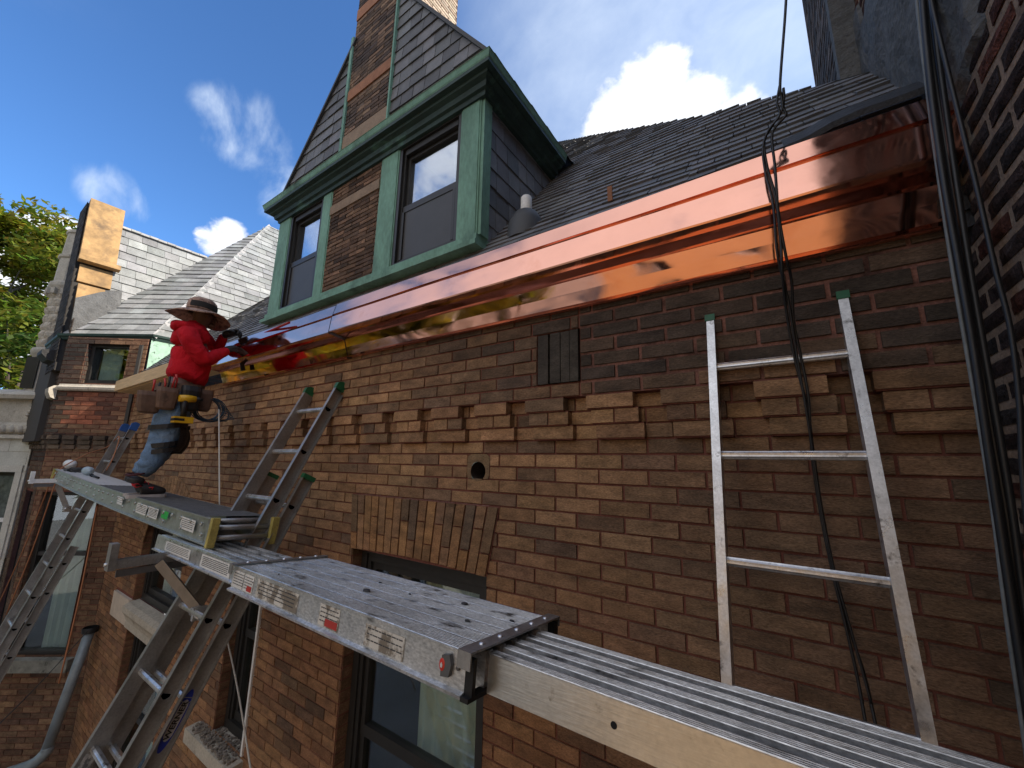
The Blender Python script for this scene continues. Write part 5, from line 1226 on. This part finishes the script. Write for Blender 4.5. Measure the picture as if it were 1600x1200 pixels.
aR, aL = J(221, 742, .09), J(216, 744, -.13)
waist, chest, shc, neck = J(286, 600), J(300, 555), J(297, 520), J(312, 508)
shR, shL = J(292, 523, .17), J(310, 520, -.17)
elR, elL = J(320, 566, .22), J(338, 546, -.20)
wrR, wrL = J(354, 546, .10), J(352, 524, -.08)
head = J(318, 495); headf = J(330, 500)
# continuous body under the clothes
V = [J(287, 612), waist, chest, shc, neck, head, head+Z*.07, hipR, kR, aR, hipL, kL, aL, shR, elR, wrR, shL, elL, wrL]
Ed = [(0, 1), (1, 2), (2, 3), (3, 4), (4, 5), (5, 6), (0, 7), (7, 8), (8, 9), (0, 10), (10, 11), (11, 12), (3, 13), (13, 14), (14, 15), (3, 16), (16, 17), (17, 18)]
rd = [.10, .095, .095, .07, .052, .085, .075, .07, .05, .04, .07, .05, .04, .045, .034, .026, .045, .034, .026]
skin('body', V, Ed, rd, SKN, wk)
# face: nose, chin and ear shapes on the head, in the shade of the hat
mb = MB(); fo = head+Y*.075; mb.lathe([(0, -.02), (.012, -.014), (.016, 0), (.010, .016), (0, .022)], fo+Y*.02-Z*.015, n=10, ax=X, ay=Y, az=Z)
mb.lathe([(0, -.03), (.03, -.02), (.036, 0), (.02, .02), (0, .03)], fo+Y*-.012-Z*.062, n=12, ax=X, ay=Y, az=Z); mb.build('face', SKN, wk)
for s_ in (-1, 1):
    mb = MB(); mb.lathe([(0, -.014), (.012, -.01), (.016, 0), (.010, .012), (0, .018)], head+X*(s_*.082)-Z*.01, n=10, ax=Y, ay=Z, az=X); mb.build('ear', SKN, wk)
    mb = MB(); mb.lathe([(0, -.008), (.009, -.004), (.010, .004), (0, .009)], fo+X*(s_*.032)+Y*.002+Z*.014, n=10); mb.build('eye', mat('eye', (.05, .04, .04), rough=.2), wk)
# hoodie
hem = J(284, 600); belly = J(297, 584); mid = J(299, 560); upc = J(295, 538)
V = [hem, belly, mid, upc, J(298, 519), J(306, 511), shR+Vector((.0, 0, -.01)), (shR+elR)/2, elR, (elR+wrR)/2, wrR, shL, (shL+elL)/2, elL, (elL+wrL)/2, wrL]
Ed = [(0, 1), (1, 2), (2, 3), (3, 4), (4, 5), (4, 6), (6, 7), (7, 8), (8, 9), (9, 10), (4, 11), (11, 12), (12, 13), (13, 14), (14, 15)]
rd = [(.172, .158), (.174, .160), (.160, .146), (.146, .130), (.104, .094), .070, .080, .072, .063, .053, .040, .076, .066, .056, .048, .040]
def wr_(p):
    n = noise.noise_vector(p*7.0)*.012+noise.noise_vector(p*17)*.006+Z*.008*math.sin((p.z*1.0+p.y*.6)*75)*sst(7.9, 7.6, p.z); return p+n
skin('hoodie', V, Ed, rd, RED, wk, lv=3, post=wr_)
# loose hood rolled behind the neck
V = [J(272, 512, .02), J(278, 505, .09), J(296, 509, .12), J(314, 517, .08)]; V += [J(314, 516, -.08), J(290, 506, -.12), J(276, 504, -.07)]
skin('hood', V, [(i, (i+1) % 7) for i in range(7)], [.030, .034, .030, .024, .024, .030, .034], RED, wk, lv=2, post=wr_)
# jeans, each leg growing from the seat
V = [J(280, 606), J(276, 620), hipR, (hipR+kR)/2, kR, (kR+aR)/2, aR+Z*.0, hipL, (hipL+kL)/2, kL, (kL+aL)/2, aL+Z*.0]
Ed = [(0, 1), (1, 2), (2, 3), (3, 4), (4, 5), (5, 6), (1, 7), (7, 8), (8, 9), (9, 10), (10, 11)]
rd = [(.160, .145), (.170, .155), .128, .116, .098, .086, .068, .128, .116, .098, .084, .068]
def wj(p): return p+noise.noise_vector(p*9.0)*.010+noise.noise_vector(p*24)*.005+Y*.006*math.sin(p.z*95+p.y*30)*sst(7.15, 6.85, p.z)
skin('jeans', V, Ed, rd, JEAN, wk, lv=3, post=wj)
# knee pads with straps
for kx, s_ in ((kR, 1), (kL, -1)):
    d = (hipR-kR).normalized(); f_ = (Y-d*Y.dot(d)).normalized()
    mb = MB(); n = 10
    for j in range(n):
        a0, a1 = -1.15+2.3*j/n, -1.15+2.3*(j+1)/n
        for i in range(8):
            t0, t1 = -.115+.23*i/8, -.115+.23*(i+1)/8; q = lambda t, a: kx+d*(t+.02)+(f_*math.cos(a)+X*math.sin(a))*(.112+.018*math.cos(t*12)*math.cos(a)*1.2)*(1-.35*(abs(t)/.115)**3*.5)
            mb.face([q(t0, a0), q(t0, a1), q(t1, a1), q(t1, a0)], smooth=True)
    mb.build('knee_pad', BLK, wk)
    for t_ in (.10, -.04, -.085):
        mb = MB(); ring_ = [kx+d*(t_+.02*math.cos(a)*1.2)+(f_*math.cos(a)+X*math.sin(a))*(.120 if t_ > 0 else .104) for a in [2*math.pi*k/20 for k in range(21)]]
        mb.strip([(-.020, 0), (.020, 0)], Vector(), d, f_, X, 0, .0001) if False else None
        for a, b in zip(ring_, ring_[1:]): mb.face([a-d*.018, b-d*.018, b+d*.018, a+d*.018], smooth=True)
        mb.build('strap', BLK, wk)
# shoes: sole, upper, red laces and trim
for (an, s_) in ((aR, 1), (aL, -1)):
    base = Vector((an.x, an.y, 6.703)); yaw_ = .10*s_
    fy = Vector((math.sin(yaw_), math.cos(yaw_), 0)); fx = Vector((fy.y, -fy.x, 0)); fy = fy*.86; o = base+fy*(-.078)
    prof_ = [(.004, .018), (.018, .026), (.06, .029), (.12, .029), (.18, .034), (.23, .032), (.258, .024), (.270, .010)]
    mb = MB()
    for (z0, z1, g) in ((0, .013, .004), (.013, .025, .001)):
        L_ = [(y, w+g) for y, w in prof_]; lo = [o+fy*y+fx*w+Z*z0 for y, w in L_]+[o+fy*y-fx*w+Z*z0 for y, w in L_[::-1]]; hi = [p+Z*(z1-z0) for p in lo]; i = len(lo)
        for k in range(i): mb.face([lo[k], lo[(k+1) % i], hi[(k+1) % i], hi[k]], m=0)
        mb.face(hi); mb.face(lo[::-1])
    sole = mb.build('shoe_sole', mat('off white rubber', (.40, .37, .36), rough=.6, darkspots=((.42, .03, .03), .70, .72, 9)), wk)
    def shw(p): return p+noise.noise_vector(p*30)*.002
    up_ = skin('shoe', [o+fy*.03+Z*.060, o+fy*.10+Z*.068, o+fy*.17+Z*.056, o+fy*.225+Z*.046, o+fy*.265+Z*.038, o+fy*.045+Z*.115, o+fy*.055+Z*.160], [(0, 1), (1, 2), (2, 3), (3, 4), (0, 5), (5, 6)], [(.048, .048), (.050, .052), (.048, .042), (.044, .034), (.030, .022), (.058, .056), (.062, .062)], SHOE, wk, lv=2, post=shw)
    mb = MB()
    for k in range(4):
        c = o+fy*(.105+.028*k)+Z*(.118-.014*k); mb.tube([c+fx*.030-Z*.008, c+fx*.015+Z*.006, c, c-fx*.015+Z*.006, c-fx*.030-Z*.008], .0028, 6)
    mb.tube([o+fy*.02+fx*.047+Z*.10, o+fy*.06+fx*.050+Z*.105, o+fy*.085+fx*.047+Z*.088, o+fy*.05+fx*.050+Z*.080, o+fy*.02+fx*.047+Z*.10], .004, 6)
    mb.tube([o+fy*.135+fx*.046+Z*.075, o+fy*.165+fx*.047+Z*.078, o+fy*.155+fx*.047+Z*.060], .004, 6)
    mb.build('laces', mat('red lace', (.45, .02, .03), rough=.8), up_)
    mb = MB(); ring_ = [o+fy*(.05+.058*math.cos(a))+fx*.056*math.sin(a)+Z*(.172+.01*math.cos(a)) for a in [2*math.pi*k/18 for k in range(19)]]; mb.tube(ring_, .007, 6); mb.build('shoe_collar', mat('dark red lining', (.05, .008, .012), rough=.9), up_)
# gloves: palm, five fingers each, closed on what they hold
def glove(wr, pts_palm, curl_dir, side, s_):
    pd = (pts_palm-wr).normalized(); sd = side.normalized(); cdv = curl_dir.normalized()
    V = [wr-pd*.03, wr+pd*.015, wr+pd*.055, wr+pd*.085]; E_ = [(0, 1), (1, 2), (2, 3)]; rd = [(.036, .036), (.034, .030), (.044, .026), (.042, .022)]
    for f_, (off, ln) in enumerate(((-.033, .066), (-.011, .078), (.011, .073), (.032, .058))):
        b = wr+pd*.088+sd*off; i = len(V)
        V += [b, b+pd*ln*.42+cdv*.012, b+pd*ln*.55+cdv*ln*.50, b+pd*ln*.22+cdv*ln*.82]; rd += [.0125, .0118, .0108, .0095]; E_ += [(3, i), (i, i+1), (i+1, i+2), (i+2, i+3)]
    i = len(V); b = wr+pd*.035-sd*.035; V += [b, b+pd*.035-sd*.018+cdv*.018, b+pd*.06-sd*.006+cdv*.038]; rd += [.016, .0135, .0110]; E_ += [(1, i), (i, i+1), (i+1, i+2)]
    return skin('glove', V, E_, rd, GLV, wk, lv=2)
hR, hL = J(378, 541, .06), J(376, 517, -.02)
glove(wrR, hR, Vector((-.2, .2, -1)), Vector((.1, .2, .5)).cross((hR-wrR)).normalized(), 1)
glove(wrL, hL, Vector((.3, .1, -1)), Vector((0, .3, .5)).cross((hL-wrL)).normalized(), -1)
# hat: wide floppy brim, crown, mesh band and cord
hc = J(314, 489); hx_ = Vector((1, 0, .02)).normalized(); tilt = -.06
hyv = Vector((0, math.cos(tilt), math.sin(tilt))); hz_ = hx_.cross(hyv)
mb = MB(); n = 48
rings = [(.092, .0, 0), (.125, -.006, .2), (.165, -.018, .5), (.198, -.034, .8), (.226, -.052, 1.0), (.223, -.058, 1.0), (.15, -.020, .5), (.10, -.008, .1)]
i = len(mb.v)
for (r_, z_, wv) in rings:
    for k in range(n):
        a = 2*math.pi*k/n; rr_ = r_*(1+.02*math.sin(3*a+1)*wv); z2 = z_+wv*(.014*math.sin(2*a+.6)+.006*math.sin(5*a))
        mb.v.append(tuple(hc+hx_*(rr_*.92*math.cos(a))+hyv*(rr_*math.sin(a)*1.02)+hz_*z2))
for q in range(len(rings)-1):
    for k in range(n): mb.f.append((i+q*n+k, i+q*n+(k+1) % n, i+(q+1)*n+(k+1) % n, i+(q+1)*n+k)); mb.c.append((.5,)*3); mb.m.append(0); mb.sm.append(True)
ht = mb.build('hat', CAMO, wk)
mb = MB(); mb.lathe([(.094, -.004), (.100, .02), (.100, .06), (.094, .095), (.074, .118), (.035, .127), (0, .128)], hc, n=32, ax=hx_*.95, ay=hyv*1.08, az=hz_)
mb.build('crown', CAMO, ht)
mb = MB(); mb.lathe([(.1025, .022), (.1035, .050), (.1010, .074)], hc, n=20, ax=hx_*.95, ay=hyv*1.08, az=hz_, a0=-1.1, a1=1.3); mb.build('mesh_panel', mat('black mesh', (.02, .018, .018), rough=.9), ht)
mb = MB(); mb.tube([hc+hx_*(.097*.95*math.cos(a))+hyv*(.097*1.08*math.sin(a))+hz_*.012 for a in [2*math.pi*k/30 for k in range(31)]], .0035, 6); mb.build('hat_cord', mat('dark cord', (.05, .035, .03), rough=.9), ht)
# tool belt with pouches
mb = MB(); bc = J(280, 608)
ring_ = [bc+X*(.178*math.cos(a))+Y*(.158*math.sin(a))+Z*(.01*math.sin(a)) for a in [2*math.pi*k/28 for k in range(29)]]
for a, b in zip(ring_, ring_[1:]):
    o_ = ((a+b)/2-bc).normalized()*.006; mb.face([a-Z*.028+o_, b-Z*.028+o_, b+Z*.028+o_, a+Z*.028+o_], smooth=True); mb.face([a+Z*.028+o_, b+Z*.028+o_, b+Z*.028-o_, a+Z*.028-o_])
belt = mb.build('tool_belt', LEATH, wk)
def pouch(px0, py0, w, h, dxx, taper=.8, mm=LEATH, dep=.075):
    c = J(px0, py0, dxx); mb = MB(); n = 14; pr = []
    for z_, k_ in ((0, 1.0), (-.2*h, 1.02), (-.6*h, .95), (-.92*h, taper), (-h, taper*.7)):
        pr.append([c+Y*(w/2*k_*math.copysign(abs(math.cos(a))**.6, math.cos(a)))+X*(dep/2*k_*math.copysign(abs(math.sin(a))**.7, math.sin(a))+.012*(1 if z_ else 0))+Z*z_ for a in [2*math.pi*j/n for j in range(n)]])
    for A, B in zip(pr, pr[1:]):
        for j in range(n): mb.face([A[j], A[(j+1) % n], B[(j+1) % n], B[j]], smooth=True)
    mb.face(pr[-1]); mb.face([p-Z*.02 for p in pr[0]])
    return mb.build('pouch', mm, belt)
pouch(236, 612, .155, .165, .15, .78); pouch(263, 606, .135, .17, .19, .86); pouch(300, 604, .13, .20, .20, .8, BLK, .09)
pouch(322, 610, .10, .18, .10, .8, LEATH, .07)
for k, (px, py, m_, dx_) in enumerate(((258, 600, 'r', .19), (264, 597, 'k', .20), (270, 598, 'r', .19), (276, 594, 'r', .18), (240, 602, 'r', .14), (247, 606, 'k', .15))):
    c = J(px, py, dx_); mb = MB(); mb.tube([c-Z*.07, c+Y*.003, c+Z*.045+Y*.008*(k % 3-1)], [.006, .007, .0085], 8); tag(mb.build('hand_tool', mat('red handle', (.45, .025, .02), rough=.4) if m_ == 'r' else BLK, None, org=c),
        ['red handled tool at the left of the middle belt pouch', 'black handled tool between the red ones in the middle pouch', 'red handled tool right of the black one in the middle pouch', 'tall red handled tool at the right edge of the middle pouch', 'red handled tool in the rear belt pouch', 'black handled tool in the rear belt pouch'][k], 'hand tool', 'hand tools in the belt pouches')
# cordless drill hanging in its holster
dr = thing('cordless_drill', 'yellow and black cordless drill hanging upside down from the tool belt', 'drill', tuple(J(292, 632, .25)))
YP = mat('yellow drill plastic', (.62, .36, .012), rough=.4)
a_, b_ = J(280, 622, .25), J(306, 624, .25)
mb = MB(); mb.tube([a_, (a_+b_)/2, b_], [.026, .030, .024], 14); mb.build('motor_housing', YP, dr)
mb = MB(); mb.tube([b_, b_+(b_-a_).normalized()*.045], [.022, .012], 12); mb.build('chuck', BLK, dr)
c0, c1 = J(289, 625, .25), J(286, 652, .25)
mb = MB(); mb.tube([c0, (c0+c1)/2, c1], [.022, .019, .021], 12); mb.build('handle', BLK, dr)
mb = MB(); mb.obox(c1, X, Y, Z, (-.038, -.062, -.045), (.038, .058, .002)); mb.build('battery', YP, dr)
mb = MB(); mb.obox(c1, X, Y, Z, (-.040, -.064, -.030), (.040, .0, -.012)); mb.build('battery_band', BLK, dr)
# coil of blue black wire on the belt
mb = MB(); cc = J(325, 640, .12)
for k in range(9):
    r_, ph = random.uniform(.085, .108), random.uniform(0, 6); ox = random.uniform(-.02, .02)
    mb.tube([cc+Y*(r_*1.0*math.cos(a)+.02*math.sin(k))+Z*(r_*.95*math.sin(a))+X*(ox+.02*math.sin(a*1.0+ph)) for a in [2*math.pi*j/32 for j in range(33)]], .0038, 5)
for k in range(5):
    mb.tube(smooth([cc+Y*.09+Z*(.05-.02*k), cc+Y*(.14+.012*k)+Z*(.02-.02*k)+X*.01*k, cc+Y*(.15-.01*k)+Z*(-.08), cc+Y*.09-Z*(.07+.01*k)], 6), .003, 5)
mb.tube([cc+Z*.10, J(322, 612, .12)], .004, 5)
tag(mb.build('wire_coil', mat('blue black wire', (.012, .04, .07), rough=.4), None, org=cc), 'coil of thin blue-black wire hanging from the worker\'s belt', 'wire coil')
# the tool in his gloves: black rubber grip, shaft up to the gutter lip
tl = thing('seaming_tool', 'black handled hand tool gripped in the worker\'s gloves against the copper', 'hand tool', tuple(J(378, 560, .06)))
mb = MB(); mb.tube([J(374, 545, .06), J(377, 562, .06), J(380, 579, .06)], [.015, .017, .019], 10); mb.build('grip', BLK, tl)
mb = MB(); mb.tube([J(374, 547, .06), J(388, 530, .05), J(400, 524, .04)], .009, 8); mb.build('shaft', ALU_D, tl)
mb = MB(); q0, q1 = J(380, 535, .02), at(452, 504, -.235); mb.tube([q0, q1], .009, 8); tag(mb.build('red_bar', mat('red lacquered bar', (.30, .012, .02), rough=.3), None, org=q0), 'long dark red bar held along the gutter lip in the worker\'s hands', 'bar')

# ------------------------------------------------------------------ trees and the far side of the yard
def tree(name, label, base, height, crown, nleaf, colr, group, limbs=7, leaf=.16, seed=1):
    rnd_ = random.Random(seed); t = thing(name, label, 'tree', base, group=group); b = Vector(base)
    mb = MB(); cen = b+Z*(height-crown.z*.9)
    mb.tube([b, b+Z*height*.3+X*.1, cen-Z*crown.z*.3, cen+Z*crown.z*.4], [crown.x*.09, crown.x*.075, crown.x*.05, .03], 9)
    tips = []
    for k in range(limbs*3):
        a = rnd_.uniform(0, 6.28); el = rnd_.uniform(-.5, 1.2); s0 = b+Z*(height*rnd_.uniform(.35, .8)); dv = Vector((math.cos(a)*math.cos(el)*crown.x, math.sin(a)*math.cos(el)*crown.y, math.sin(el)*crown.z))*rnd_.uniform(.55, .95)
        e = cen+dv; mb.tube([s0, (s0+e)/2+Z*.2, e], [crown.x*.03, crown.x*.018, .01], 5, caps=False); tips.append(e)
    mb.build('trunk', mat('bark', (.09, .07, .055), rough=.95, var=.3, bump=.6, bscale=20), t)
    mb = MB()
    while len(tips) < 150:
        v = Vector([rnd_.gauss(0, 1) for _ in range(3)]).normalized()*rnd_.uniform(.45, 1)**.5; tips.append(cen+Vector((v.x*crown.x, v.y*crown.y, v.z*crown.z)))
    per = nleaf//len(tips)
    for tp in tips:
        cl = rnd_.uniform(.55, 1.25)*crown.x*.26; tone = rnd_.random(); flat = rnd_.uniform(.35, .7)
        for _ in range(per):
            v = Vector([rnd_.gauss(0, 1) for _ in range(3)]).normalized()*rnd_.random()**.4*cl; p = tp+Vector((v.x, v.y, v.z*flat))
            n_ = Vector((rnd_.gauss(0, .6), rnd_.gauss(0, .6), 1)).normalized(); u = n_.orthogonal().normalized(); u = Matrix.Rotation(rnd_.uniform(0, 6.28), 3, n_) @ u; w = n_.cross(u); s_ = leaf*rnd_.uniform(.6, 1.3)
            c = lerp(colr[0], colr[1], min(1, max(0, tone*.75+rnd_.uniform(-.15, .4)))); c = tuple(x*rnd_.uniform(.75, 1.25) for x in c)
            mb.face([p-u*s_, p+w*s_*.38, p+u*s_, p-w*s_*.38], c)
    mb.build('crown', LEAF, t)
def leaf_extra(T, b, mp):
    b.inputs['Subsurface Weight'].default_value = 0
    tr = T.nodes.new('ShaderNodeBsdfTranslucent'); mx = T.nodes.new('ShaderNodeMixShader'); mx.inputs[0].default_value = .45; o = T.nodes['Material Output']
    a = T.nodes.new('ShaderNodeVertexColor'); a.layer_name = 'Col'; T.links.new(a.outputs[0], tr.inputs[0])
    T.links.new(b.outputs[0], mx.inputs[1]); T.links.new(tr.outputs[0], mx.inputs[2]); T.links.new(mx.outputs[0], o.inputs['Surface'])
LEAF = mat('leaves', vcol=True, rough=.6, spec=.3, extra=leaf_extra)
GR = ((.07, .12, .018), (.36, .33, .03))
def tb(px, py, d): p = atd(px, py, d); return p
p = tb(-32, 490, 24); tree('locust_tree', 'tall yellow-green tree filling the left edge above the white stone house', (p.x, p.y, 0), p.z+4.2, Vector((2.9, 2.9, 4.9)), 52000, GR, 'trees', leaf=.15, seed=3)
p = tb(20, 640, 17); tree('locust_tree', 'lower darker green tree behind the stone turret', (p.x, p.y, 0), p.z+2.5, Vector((2.2, 2.2, 2.9)), 20000, ((.04, .085, .015), (.22, .26, .03)), 'trees', leaf=.12, seed=4)
for k, (x, y, h, cr, cols, lb_) in enumerate(((-13, -5.2, 9.5, 2.7, ((.08, .11, .01), (.36, .30, .02)), 'small yellow street tree near the white stone house, mirrored beside the worker'), (-13, -9.5, 13, 3.6, ((.08, .10, .01), (.34, .27, .02)), 'yellow tree across the yard mirrored in the left length of copper'), (-7.2, -8.5, 11, 2.6, ((.06, .09, .01), (.30, .26, .02)), 'yellow-green tree across the yard mirrored in the middle of the copper'), (-18, -15, 12, 4, GR, 'green tree far across the yard at its left side'))):
    tree('yard_tree', lb_, (x, y, 0), h, Vector((cr, cr, cr*1.1)), 7000, cols, 'trees across the yard', leaf=.26, seed=20+k)
op = thing('brick_building', 'sunlit brick building across the yard, mirrored in the polished copper', 'building', (6, -13, 0))
mb = MB(); bw = []
for i in range(7):
    for j in range(3): bw.append((1.2+i*2.6, 2.3+i*2.6, 1.4+j*3.3, 3.3+j*3.3))
mb2 = MB(); OY = -10.5
panel(mb, Vector((-4.6, OY, 0)), X, 0, 20, 0, 10.6, bw); mb.box((-4.6, OY-7, 0), (15.4, OY-.3, 10.6)); mb.box((-4.8, OY-.25, 10.6), (15.7, OY+.15, 11.0))
def brx(T, b, mp):
    bt = T.nodes.new('ShaderNodeTexBrick'); bt.inputs['Scale'].default_value = 1; bt.inputs['Brick Width'].default_value = .22; bt.inputs['Row Height'].default_value = .075; bt.inputs['Mortar Size'].default_value = .012
    bt.inputs['Color1'].default_value = (.66, .40, .17, 1); bt.inputs['Color2'].default_value = (.54, .30, .12, 1); bt.inputs['Mortar'].default_value = (.6, .45, .28, 1)
    tcn = T.nodes.new('ShaderNodeTexCoord'); m2 = T.nodes.new('ShaderNodeMapping'); m2.inputs['Rotation'].default_value = (R(90), 0, 0); T.links.new(tcn.outputs['Object'], m2.inputs[0]); T.links.new(m2.outputs[0], bt.inputs['Vector']); T.links.new(bt.outputs[0], b.inputs['Base Color'])
mb.build('wall', mat('orange yard brick', (.45, .22, .09), rough=.9, extra=brx), op)
for h in bw:
    f = MB(); x0, x1 = -4.6+h[0], -4.6+h[1]
    for q in ((x0, x0+.07), (x1-.07, x1), ((x0+x1)/2-.03, (x0+x1)/2+.03)): f.box((q[0], OY-.22, h[2]), (q[1], OY-.14, h[3]))
    f.box((x0, OY-.22, h[2]), (x1, OY-.1, h[2]+.09)); f.box((x0, OY-.22, h[3]-.08), (x1, OY-.13, h[3])); f.box((x0, OY-.22, (h[2]+h[3])/2-.03), (x1, OY-.13, (h[2]+h[3])/2+.03))
    w = f.build('window', WHITEP, op); g_ = MB(); g_.face([(x0, OY-.2, h[2]), (x0, OY-.2, h[3]), (x1, OY-.2, h[3]), (x1, OY-.2, h[2])]); g_.build('glass_pane', mat('dark mirror glass', (.03, .04, .05), rough=.05, spec=.8), w)
